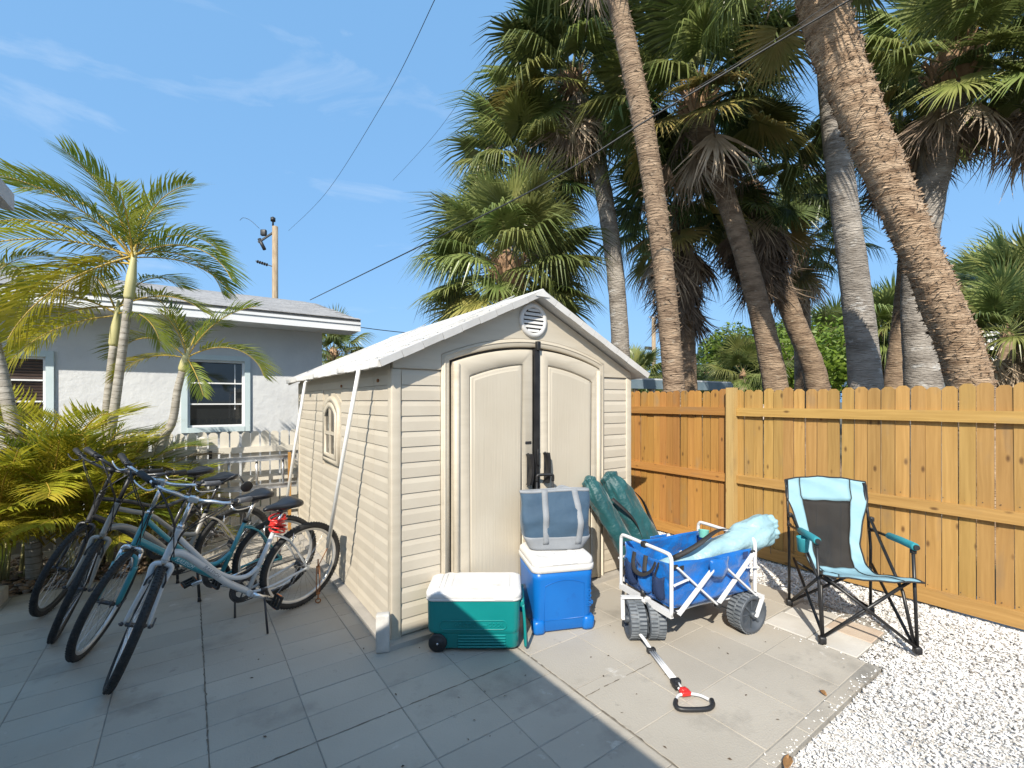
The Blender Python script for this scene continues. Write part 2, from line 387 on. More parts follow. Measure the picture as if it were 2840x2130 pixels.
# brown pine needles and seaweed dust lying in the gravel behind the chair
nd = MB()
for _ in range(420):
    if rnd.random() < .75:
        x = U(3.95, 4.8); y = U(1.15, 2.3)
    else: x, y = U(2.6, 4.8), U(-.2, 1.1)
    if not in_gravel(np.array([x]), np.array([y]))[0]: continue
    a = U(0, 3.14); l = U(.015, .05); e = V(math.cos(a), math.sin(a), U(-.15, .15)) * l; s_ = V(-math.sin(a), math.cos(a), 0) * .0014; p = V(x, y, U(.0, .014))
    nd.add([p - e - s_, p - e + s_, p + e + s_, p + e - s_], [(0, 1, 2, 3)])
tag(nd.build('dead_needles', mat('dead_needles', (.10, .07, .05), (.22, .15, .09), .9, 30)), 'brown dead needles strewn over the gravel behind the chair', 'needles', kind='stuff')

# river rock bed beneath the areca palms
m_rock = bpy.data.materials.new('river_rock'); m_rock.use_nodes = True
t_ = m_rock.node_tree; b_ = t_.nodes['Principled BSDF']; b_.inputs['Roughness'].default_value = .75
gg = t_.nodes.new('ShaderNodeNewGeometry'); cc = t_.nodes.new('ShaderNodeValToRGB'); t_.links.new(gg.outputs['Random Per Island'], cc.inputs[0]); t_.links.new(cc.outputs[0], b_.inputs['Base Color'])
cc.color_ramp.elements[0].color = (.05, .04, .03, 1); cc.color_ramp.elements[1].color = (.50, .46, .40, 1)
for p_, c_ in ((.25, (.14, .09, .06)), (.5, (.24, .17, .11)), (.75, (.20, .18, .16)), (.9, (.34, .20, .10))):
    e_ = cc.color_ramp.elements.new(p_); e_.color = (*c_, 1)
bm = bmesh.new(); bmesh.ops.create_icosphere(bm, subdivisions=1, radius=1); ico = [q.co.copy() for q in bm.verts]; icof = [tuple(w.index for w in f.verts) for f in bm.faces]; bm.free()
rb = MB(); rb.smooth = True
for _ in range(2100):
    x, y = U(-3.6, 1.05), U(5.64, 7.1)
    if x > -.33 and y < 6.64: continue
    if rnd.random() < .3: x, y = U(-1.9, -.35), U(5.64, 6.1)
    s_ = U(.012, .033); R3 = Euler((U(-.4, .4), U(-.4, .4), U(0, 6))).to_matrix(); d_ = V(s_ * U(.9, 1.5), s_ * U(.7, 1), s_ * U(.4, .7)); p = V(x, y, U(-.055, -.02))
    rb.add([p + R3 @ V(q.x * d_.x * U(.88, 1.1), q.y * d_.y * U(.88, 1.1), q.z * d_.z) for q in ico], icof)
tag(rb.build('river_rocks', m_rock, fix=False), 'bed of brown river rocks under the yellow green palms', 'rocks', kind='stuff')
m_conc = mat('raw_concrete', (.42, .40, .37), (.54, .52, .48), .85, 9, .5, 90, bdist=.006)
cb = MB(); cb.rbox((-1.47, 5.42, .02), (.46, .36, .18), .015, 2)
tag(cb.build('concrete_curb', m_conc), 'pale concrete kerb stub at the left end of the rock bed', 'kerb')
cb = MB(); cb.rbox((.98, 6.64, .03), (.5, .1, .2), .012, 2)
tag(cb.build('concrete_curb', m_conc), 'low pale concrete kerb behind the shed by the picket fence', 'kerb')

# ------------------------------------------------------------------ neighbour's house
m_stucco = mat('white_stucco', (.57, .58, .59), (.62, .63, .635), .85, 2.5, .38, 12, detail=6, bdist=.022, spots=[((.50, .50, .49), 1.1, .58, .8)])
m_trim = mat('pale_blue_trim', (.50, .60, .62), (.55, .64, .66), .55, 3)
m_white = mat('white_paint', (.74, .75, .76), (.80, .80, .80), .45, 4)
m_fascia = mat('white_fascia', (.66, .68, .70), (.74, .75, .76), .55, 3, st=(.3, 3, 3))
m_shing = mat('grey_shingle', (.24, .235, .23), (.34, .33, .32), .92, 18, .6, 160, rand=.16, bdist=.004)
m_glass = mat('dark_window_glass', (.012, .014, .016), None, .04, spec=.75)
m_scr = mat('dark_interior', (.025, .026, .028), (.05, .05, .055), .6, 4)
m_blind = mat('brown_blind', (.085, .055, .045), (.12, .08, .065), .5, 6)
HYW = 9.3
house = thing('house', 'white stucco house with grey shingle roof behind the picket fence', 'house', (0, 0, 0))
wb = MB(); x1 = 2.09
wins = []
def win_rect(pa, pb):
    a, b = PYp(*pa, HYW), PYp(*pb, HYW); return (a.x, b.x, b.z, a.z)
wins.append(win_rect((520, 996), (678, 1182)))      # three-light window behind the palm
wr = wins[0]
wins.append((wr[0] - 3.05, wr[0] - 3.05 + 1.15, .95, 2.62))       # blind window at the left
w2 = win_rect((10, 985), (128, 1150)); wins[1] = (w2[1] - 1.15, w2[1], w2[2] - .15, w2[3])
cuts = sorted(wins)
xa = -13.0
for (a, b, z0, z1) in cuts + [None] if False else cuts:
    wb.box(((xa + a) / 2, HYW + .1, 1.55), (a - xa, .2, 3.26)); wb.box(((a + b) / 2, HYW + .1, (z0 - .08) / 2), (b - a, .2, z0 + .08)); wb.box(((a + b) / 2, HYW + .1, (z1 + 3.18) / 2), (b - a, .2, 3.18 - z1)); xa = b
wb.box(((xa + x1) / 2, HYW + .1, 1.55), (x1 - xa, .2, 3.26))
wb.box((x1 - .1, HYW + 3.6, 1.55), (.2, 6.8, 3.26)); wb.box((-5.5, HYW + 6.9, 1.55), (15, .2, 3.26))
wb.build('wall', m_stucco, house)
gb = MB(); gb.prism([(HYW + .1, 3.18), (HYW + 6.9, 3.18), (12.3, 3.86)], (x1 - .16, 0, 0), Y_, Z_, X_, .12); gb.build('gable_wall', m_stucco, house)
# windows
for wi, (a, b, z0, z1) in enumerate(wins):
    w_ = b - a; tr = MB(); T = .085
    for (c, d_) in (((a - T / 2, HYW - .012, (z0 + z1) / 2), (T, .05, z1 - z0 + 2 * T)), ((b + T / 2, HYW - .012, (z0 + z1) / 2), (T, .05, z1 - z0 + 2 * T)), (((a + b) / 2, HYW - .0135, z1 + T / 2), (w_, .05, T)), (((a + b) / 2, HYW - .0135, z0 - T / 2), (w_, .06, T))): tr.box(c, d_)
    win = tr.build('window', m_trim, house); win['label'] = 'window with three wide lights' if wi == 0 else 'window with brown blinds'
    fr = MB(); S = .035
    for (c, d_) in (((a + S / 2, HYW + .04, (z0 + z1) / 2), (S, .05, z1 - z0)), ((b - S / 2, HYW + .04, (z0 + z1) / 2), (S, .05, z1 - z0)), (((a + b) / 2, HYW + .041, z1 - S / 2), (w_ - 2 * S, .05, S)), (((a + b) / 2, HYW + .041, z0 + S / 2), (w_ - 2 * S, .05, S))): fr.box(c, d_)
    nl = 3; hgt = (z1 - z0 - 2 * S) / nl
    for k in range(1, nl): fr.box(((a + b) / 2, HYW + .036, z0 + S + hgt * k), (w_ - 2 * S, .05, .022))
    fr.build('frame', m_white, win)
    for k in range(nl):
        p = MB(); p.box(((a + b) / 2, HYW + .07, z0 + S + hgt * (k + .5)), (w_ - 2 * S - .002, .006, hgt - .024)); p.build('pane', m_glass, win)
    if wi == 1:
        z = z0 + .05
        sm = MB(); sm.box((0, 0, 0), (w_ - .09, .004, .034), Euler((.5, 0, 0)).to_matrix()); sme = sm.mesh('blind_slat', m_blind)
        while z < z1 - .05:
            o = inst('blind_slat', sme, win); o.location = ((a + b) / 2, HYW + .055, z); z += .042
    else:
        # narrow vertical mullion seen at the right of each light
        q = MB(); q.box((b - .14, HYW + .062, (z0 + z1) / 2 + .12), (.012, .008, z1 - z0 - .35)); q.build('mullion', m_white, win)
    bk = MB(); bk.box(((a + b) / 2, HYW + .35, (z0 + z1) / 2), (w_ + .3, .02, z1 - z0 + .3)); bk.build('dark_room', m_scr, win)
# roof
EY, EZ, RY, RZ, XR = 8.62, 3.17, 12.3, 4.12, 2.62
slope = (RZ - EZ) / (RY - EY)
ro = MB(); ro.prism([(EY, EZ - .05), (RY, RZ - .05), (16.9, EZ - .12), (16.9, EZ - .03), (RY, RZ + .0), (EY, EZ + .0)], (-13.5, 0, 0), Y_, Z_, X_, 13.5 + XR)
roof = ro.build('roof', mat('roof_deck', (.2, .2, .2), None, .9), house)
fa = MB(); fa.box(((XR - 13.5) / 2, EY + .012, EZ - .135), (13.5 + XR, .024, .165)); fa.box(((XR - 13.5) / 2, EY - .0105, EZ - .075), (13.5 + XR, .02, .045)); fa.build('fascia', m_fascia, roof)
sf = MB(); sf.box(((XR - 13.5) / 2, (EY + HYW) / 2 + .01, EZ - .2), (13.5 + XR, HYW - EY - .03, .015)); sf.build('soffit', m_fascia, roof)
bb = MB(); bb.prism([(EY + .03, EZ - .21), (RY, RZ - .2), (RY, RZ - .052), (EY + .03, EZ - .055)], (XR - .03, 0, 0), Y_, Z_, X_, .025); bb.build('barge_board', m_fascia, roof)
n_up = Vector((0, -slope, 1)).normalized(); n_along = Vector((0, 1, slope)).normalized()
shm = []
for k in range(3):
    q = MB(); q.box((0, 0, 0), (.30 - .004 * k, .17, .007)); shm.append(q.mesh('shingle', m_shing))
Rsh = Matrix((X_, n_along, n_up)).transposed() @ Euler((.035, 0, 0)).to_matrix()
rest = MB(); cnt = 0; rows = int(((RY - EY) / math.cos(math.atan(slope))) / .145)
cand = []
for r_ in range(rows):
    off = (r_ * .37) % .3
    for c_ in range(46):
        x = XR - .15 - off - c_ * .303
        if off > .2 and c_ == 0: pass
        p = Vector((x, EY, EZ + .002)) + n_along * (.055 + r_ * .145) + n_up * .006
        cand.append((p.length + (0 if p.x > -1.5 else 50), p, r_))
cand.sort(key=lambda q: q[0])
for i, (dd, p, r_) in enumerate(cand):
    if i < 296: 
        o = inst('shingle', shm[i % 3], roof, Matrix.Translation(p + n_up * U(0, .002)) @ Rsh.to_4x4())
    else: rest.box(p, (.299, .17, .007), Rsh)
tag(rest.build('shingle_field', m_shing, roof, fix=False), kind='stuff')

# ------------------------------------------------------------------ house on the camera's side: its eave corner shows at the left edge and shades the patio
m_sof = mat('beige_soffit', (.36, .33, .28), (.42, .38, .33), .7, 3)
m_rf = mat('grey_roof_edge', (.42, .42, .41), (.5, .5, .49), .6, 4)
nh = thing('house', 'corner of a roof eave with white cable loop at the left photo edge', 'house', (-.30, 1.39, 0))
q = MB(); q.prism([(0, 2.05), (-1.4, 2.075), (-1.4, 2.11), (0, 2.085)], (0, -7, 0), X_, Z_, Y_, 7); q.build('porch_roof', m_rf, nh)
q = MB(); q.box((-.043, -3.5, 1.985), (.025, 6.97, .12)); q.build('fascia', m_sof, nh)
q = MB(); q.box((-.70, -.045, 1.99), (1.28, .03, .11)); q.build('barge_board', m_sof, nh)
q = MB(); q.box((-.38, -3.6, 1.935), (.62, 6.8, .012)); q.build('soffit', m_sof, nh)
q = MB(); q.box((-.80, -3.4, .97), (.12, 7.2, 1.94)); q.box((-1.2, .9, .97), (.12, 1.25, 1.94)); q.build('wall', m_stucco, nh)
PT = .46          # main roof, its eave set back from the porch, ridge parallel to the porch
q = MB(); q.prism([(-.69, 2.06), (-6, 2.06 + 5.31 * PT), (-11.3, 2.06), (-11.3, 2.10), (-6, 2.10 + 5.31 * PT), (-.69, 2.10)], (0, -7, 0), X_, Z_, Y_, 8.72); q.build('roof', m_rf, nh)
q = MB(); q.prism([(-1.2, 0), (-10.9, 0), (-10.9, 2.2), (-6, 2.02 + 5.31 * PT), (-1.2, 2.25)], (0, 1.4, 0), X_, Z_, Y_, .1); q.build('end_wall', m_stucco, nh)
q = MB(); q.tube(catmull([(-.10, -.02, 2.0), (-.05, -.012, 1.98), (-.035, -.01, 1.93), (-.05, -.01, 1.885), (-.10, -.012, 1.86), (-.2, -.02, 1.87)], 6), .008, 8); q.build('cable', m_white, nh)

# ------------------------------------------------------------------ cream picket fence behind the shed
m_cream = mat('cream_fence_paint', (.56, .52, .44), (.64, .60, .52), .7, 5, rand=.05)
def picket_mesh(w, h, t, ear, m, name='picket'):
    b = MB(); b.prism([(-w/2, 0), (w/2, 0), (w/2, h - ear), (w/2 - ear, h), (-w/2 + ear, h), (-w/2, h - ear)], (0, -t/2, 0), X_, Z_, Y_, t); return b.mesh(name, m)
WF = 6.78
wf = thing('picket_fence', 'cream dog-ear picket fence between the shed and the white house', 'fence', (0, WF, 0))
pmw = [picket_mesh(.094, h, .018, .024, m_cream) for h in (1.19, 1.195, 1.185)]
x = -4.4; i = 0
while x < 3.8:
    if not (.30 < x < .32):
        o = inst('picket', pmw[i % 3], wf); o.location = (x, 0, .075 + U(-.004, .004)); o.rotation_euler = (0, U(-.008, .008), 0)
    x += .1135; i += 1
for z in (1.03, .66, .24):
    q = MB(); q.box((-.3, -.031, z), (8.3, .038, .075)); q.build('rail', m_cream, wf)
for x in (-3.4, -1.6, .13, 2.0, 3.7):
    q = MB(); q.box((x, -.10, .575), (.1, .095, 1.25)); q.add([(x - .05, -.1475, 1.2), (x + .05, -.1475, 1.2), (x + .05, -.0525, 1.2), (x - .05, -.0525, 1.2), (x, -.1, 1.225)], [(0, 1, 4), (1, 2, 4), (2, 3, 4), (3, 0, 4)]); q.build('post', m_cream, wf)
m_black = mat('black_plastic', (.012, .012, .013), (.02, .02, .021), .45, 20)
q = MB(); q.rbox((.215, -.065, .97), (.035, .03, .14), .006); q.build('gate_latch', m_black, wf)

m_alu = mat('weathered_aluminium', (.42, .43, .45), (.62, .63, .64), .38, 14, metal=.75, spots=[((.10, .10, .10), 9, .62, .7)])
ld = thing('ladder', 'aluminium ladder hung sideways along the cream picket fence', 'ladder', (0, WF - .19, 0))
for z in (.925, .565):
    q = MB(); q.box((.40, 0, z), (1.52, .028, .06)); q.box((.40, -.026, z + .028), (1.52, .03, .006)); q.box((.40, -.026, z - .028), (1.52, .03, .006)); q.build('side_rail', m_alu, ld)
for k in range(5):
    q = MB(); q.cyl((-.2 + .3 * k, -.005, .58), (-.2 + .3 * k, -.005, .91), .016, 10); q.build('rung', m_alu, ld)

# ------------------------------------------------------------------ wooden privacy fence
def wood(name, c1, c2, c3, rand=.1, hue=.006):
    m = bpy.data.materials.new(name); m.use_nodes = True; t = m.node_tree; t.nodes.clear(); N = t.nodes.new; K = t.links.new
    out = N('ShaderNodeOutputMaterial'); b = N('ShaderNodeBsdfPrincipled'); b.inputs['Roughness'].default_value = .68; K(b.outputs[0], out.inputs[0])
    c = N('ShaderNodeTexCoord'); oi = N('ShaderNodeObjectInfo'); off = N('ShaderNodeVectorMath'); off.operation = 'MULTIPLY_ADD'; off.inputs[0].default_value = (7, 53, 71)
    K(oi.outputs['Random'], off.inputs[1]); K(c.outputs['Object'], off.inputs[2])
    wp = N('ShaderNodeTexNoise'); wp.inputs['Scale'].default_value = 2.6; wp.inputs['Detail'].default_value = 2
    mpw = N('ShaderNodeMapping'); mpw.inputs['Scale'].default_value = (2, 2, .7); K(off.outputs[0], mpw.inputs[0]); K(mpw.outputs[0], wp.inputs['Vector'])
    ad = N('ShaderNodeVectorMath'); ad.operation = 'MULTIPLY_ADD'; ad.inputs[1].default_value = (.05, .05, 0); K(wp.outputs['Color'], ad.inputs[0]); K(off.outputs[0], ad.inputs[2])
    mp = N('ShaderNodeMapping'); mp.inputs['Scale'].default_value = (46, 46, 1.5); K(ad.outputs[0], mp.inputs[0])
    no = N('ShaderNodeTexNoise'); no.inputs['Scale'].default_value = 1.; no.inputs['Detail'].default_value = 6; K(mp.outputs[0], no.inputs['Vector'])
    cr = N('ShaderNodeValToRGB'); cr.color_ramp.elements[0].position = .3; cr.color_ramp.elements[1].position = .7
    cr.color_ramp.elements[0].color = (*c1, 1); cr.color_ramp.elements[1].color = (*c2, 1); K(no.outputs['Fac'], cr.inputs[0])
    # knots
    vo = N('ShaderNodeTexVoronoi'); vo.inputs['Scale'].default_value = 1.; mk = N('ShaderNodeMapping'); mk.inputs['Scale'].default_value = (9, 9, 4.2); K(off.outputs[0], mk.inputs[0]); K(mk.outputs[0], vo.inputs['Vector'])
    mr = N('ShaderNodeMapRange'); mr.inputs['From Min'].default_value = .055; mr.inputs['From Max'].default_value = .15; mr.inputs['To Min'].default_value = 1; mr.inputs['To Max'].default_value = 0; K(vo.outputs['Distance'], mr.inputs[0])
    mi = N('ShaderNodeMix'); mi.data_type = 'RGBA'; mi.inputs['B'].default_value = (*c3, 1); K(mr.outputs[0], mi.inputs['Factor']); K(cr.outputs[0], mi.inputs['A'])
    # grey weather stains
    ns = N('ShaderNodeTexNoise'); ns.inputs['Scale'].default_value = 3.2; ns.inputs['Detail'].default_value = 8; ms = N('ShaderNodeMapping'); ms.inputs['Scale'].default_value = (2.2, 2.2, .8); K(off.outputs[0], ms.inputs[0]); K(ms.outputs[0], ns.inputs['Vector'])
    m2 = N('ShaderNodeMapRange'); m2.inputs['From Min'].default_value = .60; m2.inputs['From Max'].default_value = .78; m2.inputs['To Max'].default_value = .75; K(ns.outputs['Fac'], m2.inputs[0])
    mj = N('ShaderNodeMix'); mj.data_type = 'RGBA'; mj.inputs['B'].default_value = (.25, .17, .085, 1); K(m2.outputs[0], mj.inputs['Factor']); K(mi.outputs['Result'], mj.inputs['A'])
    hs = N('ShaderNodeHueSaturation'); m3 = N('ShaderNodeMapRange'); m3.inputs['To Min'].default_value = 1 - rand; m3.inputs['To Max'].default_value = 1 + rand; K(oi.outputs['Random'], m3.inputs[0]); K(m3.outputs[0], hs.inputs['Value'])
    fr = N('ShaderNodeMath'); fr.operation = 'MULTIPLY'; fr.inputs[1].default_value = 9.7; K(oi.outputs['Random'], fr.inputs[0]); f2 = N('ShaderNodeMath'); f2.operation = 'FRACT'; K(fr.outputs[0], f2.inputs[0])
    m4 = N('ShaderNodeMapRange'); m4.inputs['To Min'].default_value = .5 - hue; m4.inputs['To Max'].default_value = .5 + hue; K(f2.outputs[0], m4.inputs[0]); K(m4.outputs[0], hs.inputs['Hue'])
    K(mj.outputs['Result'], hs.inputs['Color']); K(hs.outputs[0], b.inputs['Base Color'])
    bp = N('ShaderNodeBump'); bp.inputs['Strength'].default_value = .35; bp.inputs['Distance'].default_value = .004; K(no.outputs['Fac'], bp.inputs['Height']); K(bp.outputs[0], b.inputs['Normal'])
    return m
m_wy = wood('yellow_pine', (.305, .172, .046), (.405, .240, .074), (.13, .065, .018), .18)
m_wo = wood('orange_pine', (.31, .148, .034), (.395, .200, .050), (.12, .055, .014), .16)
m_wp = wood('pale_pine_post', (.37, .235, .085), (.46, .31, .125), (.22, .11, .03), .03)
FXX = 4.93
fence = thing('wooden_fence', 'tall yellow pine dog-ear privacy fence with three rails', 'fence', (FXX, 0, 0))
ph = [1.70, 1.71, 1.695, 1.705]
pk = {m.name: [picket_mesh(.0925, h, .016, .026, m) for h in ph] for m in (m_wy, m_wo)}
Y = -2.6; i = 0
R90 = Euler((0, 0, math.radians(90))).to_matrix().to_4x4()
while Y < 8.6:
    m = m_wo if Y > 2.70 else m_wy
    o = inst('picket', pk[m.name][rnd.randint(0, 3)], fence); o.location = (.0 + U(-.0025, .0025), Y, .075 + U(-.007, .007)); o.rotation_euler = (U(-.004, .004), U(-.006, .006), math.radians(90) + U(-.035, .035))
    Y += .0985 + U(-.0012, .003)
for z, h in ((1.535, .09), (.80, .09), (.075, .12)):
    for (a, b) in ((-2.6, .28), (.37, 2.675), (2.765, 5.12), (5.21, 8.6)):
        Ln = b - a; m = m_wo if a > 2.7 else m_wy
        q = MB(); q.box((0, 0, 0), (.038, h, Ln - .004)); o = q.build('rail', m, fence)
        o.matrix_local = Matrix.Translation((-.0285, (a + b) / 2, z + U(-.003, .003))) @ Matrix.Rotation(math.radians(-90) + U(-.0015, .0015), 4, 'X')
nl_ = MB(); Y = -1.0
while Y < 4.3:
    for z in (1.535, .80, .075):
        for dz in (-.022, .022): nl_.box((-.0095, Y + U(-.02, .02), z + dz + .06 * (z < 1), ), (.003, .006, .006))
    Y += .0995
tag(nl_.build('nail_heads', mat('dull_nail', (.10, .08, .06), None, .6, metal=.4), fence, fix=False), kind='stuff')
for Y in (.325, 2.72, 5.165):
    q = MB(); q.box((0, 0, .87), (.089, .089, 1.86)); o = q.build('post', m_wp, fence); o.location = (-.054, Y, 0)
# ------------------------------------------------------------------ shed
m_bei = mat('beige_resin', (.475, .420, .330), (.515, .458, .364), .5, 3, .22, 130, st=(1, 1, 7), bst=(30, 30, 1.2), bdist=.0015, spots=[((.385, .335, .255), 1.3, .56, .8)])
m_beis = mat('beige_siding', (.480, .425, .340), (.522, .468, .378), .55, 3, .25, 9, st=(1, 1, 1), bst=(1.3, 1.3, 40), bdist=.0015, rand=.02)
m_beid = mat('beige_wood_grain', (.490, .434, .342), (.520, .465, .372), .5, 3, .5, 2.2, bst=(28, 28, 1.3), bdist=.003)
m_rw = mat('white_roof_resin', (.56, .545, .52), (.64, .625, .60), .45, 5, .2, 40, bdist=.003, spots=[((.52, .51, .48), 3, .62, .75)])
m_dark = mat('dark_gap', (.03, .028, .025), None, .9)
P0 = Vector((1.12, 3.0, 0)); SW, SD = 2.43, 3.23
shed = thing('garden_shed', 'beige resin garden shed with arched double doors and white gable roof', 'shed', P0)
SH = Matrix.Translation(-P0)
XC = 2.335; EZs, RZs = 1.955, 2.53; XL, XRr = 1.0, 3.67; OVF = 2.875; YB = 6.23
def roofz(x, top=0): return RZs - abs(x - XC) * (RZs - 1.90) / (XC - XL)
# inner walls (flat carcass) a little inside the skins
q = MB(); q.prism([(1.135, .03), (3.535, .03), (3.535, roofz(3.535) - .05), (XC, RZs - .05), (1.135, roofz(1.135) - .05)], (0, 3.022, 0), X_, Z_, Y_, .02)
q.prism([(1.135, .03), (3.535, .03), (3.535, roofz(3.535) - .05), (XC, RZs - .05), (1.135, roofz(1.135) - .05)], (0, 6.20, 0), X_, Z_, Y_, .02)
q.box((1.146, 4.62, .98), (.02, 3.1, 1.90)); q.box((3.524, 4.62, .98), (.02, 3.1, 1.90)); q.build('wall', m_bei, shed, SH)
q = MB(); q.box((XC, 4.60, .008), (2.56, 3.34, .05)); q.build('floor', mat('grey_floor_resin', (.32, .30, .27), (.40, .37, .33), .6, 5), shed, SH)
# siding boards
def plank(y_len, m, nm='siding_board'):       # runs along local X, face towards -Y
    b = MB(); prof = [(0, 0), (-.013, 0), (-.0135, .066), (-.0055, .1055), (0, .1055)]
    L_ = y_len / 2
    vs = [(-L_, a, c) for a, c in prof] + [(L_, a, c) for a, c in prof]; n = 5
    b.add(vs, [tuple(range(n))[::-1], tuple(range(n, 2 * n))] + [(k, (k + 1) % n, n + (k + 1) % n, n + k) for k in range(n)])
    return b.mesh(nm, m)
pl = {}
def put_planks(a, b, plane, face, z0=.045, z1=1.91, skip=None):
    k = round(b - a - .004, 3)
    if k not in pl: pl[k] = plank(k, m_beis)
    z = z0
    while z < z1 - .05:
        if not (skip and skip[0] - .06 < z < skip[1]):
            o = inst('siding_board', pl[k], shed)
            if face == 'F': M4 = Matrix.Translation(Vector(((a + b) / 2, plane, z)) - P0)
            elif face == 'L': M4 = Matrix.Translation(Vector((plane, (a + b) / 2, z)) - P0) @ Matrix.Rotation(math.radians(-90), 4, 'Z')
            else: M4 = Matrix.Translation(Vector((plane, (a + b) / 2, z)) - P0) @ Matrix.Rotation(math.radians(90), 4, 'Z')
            o.matrix_local = M4
        z += .1075
put_planks(1.192, 1.488, 3.021, 'F'); put_planks(3.172, 3.482, 3.021, 'F')
cols = [3.075, 3.37, 3.78, 4.275, 4.965, 5.40, 5.80, 6.17]
for a, b in zip(cols[:-1], cols[1:]):
    put_planks(a, b, 1.136, 'L', skip=(1.03, 1.72) if abs(a - 4.275) < .01 else None)
for a, b in ((3.075, 3.9), (3.9, 4.7), (4.7, 5.45), (5.45, 6.17)): put_planks(a, b, 3.534, 'R')
# corner posts
for (x, y) in ((1.153, 3.036), (3.517, 3.036), (1.153, 6.195), (3.517, 6.195)):
    q = MB(); q.rbox((x, y, .95), (.072, .0745, 1.85), .010, 3); q.build('corner_post', m_bei, shed, SH)
# top panel of left wall (smooth strip beneath the eave) and rusty screw heads
m_rust = mat('rusty_metal', (.20, .075, .03), (.32, .14, .05), .8, 30, .4, 90)
for (x, y) in ((1045.5, 1055.6), (944.5, 1071)):
    p = PXp(x, y, 1.112); q = MB(); q.cyl(p, p + V(.02, 0, 0), .013, 10); q.build('rusty_screw', m_rust, shed, SH)
# door frame arch, gable skin, doors
def arch(c, k): return lambda x: c - k * (x - XC) ** 2
def outline(xa, xb, z0, top, n=18):
    return [(xa, z0), (xb, z0)] + [(xb + (xa - xb) * i / n, top(xb + (xa - xb) * i / n)) for i in range(n + 1)]
def ring(b, o, i, yb, yf, bev=.006):
    P = lambda pts, y: [V(u, y, w) for u, w in pts]
    cx = sum(u for u, w in o) / len(o); cz = sum(w for u, w in o) / len(o)
    def ins(pts, s): return [(u + s * (1 if u < cx else -1), w + s * (1 if w < cz else -1)) for u, w in pts]
    b.loft([P(o, yb), P(o, yf + bev), P(ins(o, bev), yf), P(ins(i, -bev), yf), P(i, yf + bev), P(i, yb)], cap=False)
fo, fi = arch(2.163, .24), arch(2.095, .245)
q = MB(); q.smooth = False
n = 24; xs_ = [1.49 + (3.168 - 1.49) * k / n for k in range(n + 1)]
q.prism([(1.13, 1.878), (1.49, 1.878)] + [(x, fo(x)) for x in xs_] + [(3.168, 1.878), (3.54, 1.878), (3.54, roofz(3.54) - .04), (XC, RZs - .04), (1.13, roofz(1.13) - .04)], (0, 2.999, 0), X_, Z_, Y_, .022)
q.build('gable_panel', m_bei, shed, SH)
q = MB(); ring(q, outline(1.492, 3.166, .03, lambda x: fo(x) - .003, 24), outline(1.555, 3.105, .03, lambda x: fo(x) - .068, 24), 3.021, 2.992); q.build('door_frame', m_bei, shed, SH)
q = MB(); ring(q, outline(1.507, 3.15, .03, lambda x: fo(x) - .020, 24), outline(1.525, 3.13, .03, lambda x: fo(x) - .032, 24), 2.995, 2.986, .004); q.build('frame_moulding', m_bei, shed, SH)
q = MB(); q.prism(outline(1.557, 3.103, .03, lambda x: fo(x) - .07, 24), (0, 3.016, 0), X_, Z_, Y_, .005); q.build('door_recess', m_dark, shed, SH)
dt = arch(2.073, .235); pt = arch(1.952, .30)
for (xa, xb, hinge) in ((1.578, 2.305, -1), (2.365, 3.083, 1)):
    q = MB(); q.prism(outline(xa, xb, .045, dt), (0, 2.985, 0), X_, Z_, Y_, .03); door = q.build('door', m_bei, shed, SH)
    pa, pb = (xa + .135, xb - .105) if hinge < 0 else (xa + .105, xb - .105)
    q = MB(); ring(q, outline(xa + .001, xb - .001, .046, lambda x: dt(x) - .001), outline(pa, pb, .16, pt), 2.984, 2.966, .010); q.build('door_stile', m_bei, door)
    q = MB(); 
    ox = outline(pa + .004, pb - .004, .165, lambda x: pt(x) - .006); i1 = outline(pa + .022, pb - .022, .185, lambda x: pt(x) - .026)
    i2 = outline(pa + .040, pb - .040, .205, lambda x: pt(x) - .046)
    PP = lambda pts, y: [V(u, y, w) for u, w in pts]
    q.loft([PP(ox, 2.9845), PP(ox, 2.976), PP(i1, 2.979), PP(i2, 2.9705)], cap=False); q.add(PP(i2, 2.9705), [tuple(range(len(i2)))]); q.build('door_panel', m_beid, door)
    hx = xa + .022 if hinge < 0 else xb - .022
    q = MB(); q.tube([(hx, 2.972, .05), (hx, 2.972, dt(hx) - .02)], .024, 14); q.build('hinge_roll', m_bei, door)
    # handle: black D grip
    hx = 2.255 if hinge < 0 else 2.432
    q = MB(); no_ = 12; out_, in_ = [], []
    for k in range(no_ + 1):
        a = -1.0 + 2.0 * k / no_; w_ = .017 + .010 * max(0, a) + .006 * max(0, -a)
        cxh, czh = hx + .030 * math.cos(a * 1.25) - .022, 1.10 + .125 * a
        out_.append((cxh + w_ * .9, czh)); in_.append((cxh - w_ * .9, czh))
    for k in range(no_):       # solid crescent grip standing off the door
        q.add([V(out_[k][0], 2.952, out_[k][1]), V(out_[k + 1][0], 2.952, out_[k + 1][1]), V(in_[k + 1][0], 2.952, in_[k + 1][1]), V(in_[k][0], 2.952, in_[k][1]), V(out_[k][0] - .005, 2.912, out_[k][1]), V(out_[k + 1][0] - .005, 2.912, out_[k + 1][1]), V(in_[k + 1][0] + .005, 2.912, in_[k + 1][1]), V(in_[k][0] + .005, 2.912, in_[k][1])], [(0, 1, 5, 4), (4, 5, 6, 7), (7, 6, 2, 3), (0, 4, 7, 3), (1, 2, 6, 5)])
    q.rbox((hx - .008, 2.960, 1.105), (.022, .012, .25), .005); q.build('handle', m_black, door)
q = MB(); q.rbox((2.253, 2.964, 1.314), (.062, .008, .022), .006); q.build('keyhole_slot', m_black, shed, SH)
m_blkmet = mat('black_steel', (.014, .014, .015), (.03, .03, .03), .5, 12, metal=.3, bump=.3, bscale=25, bdist=.003)
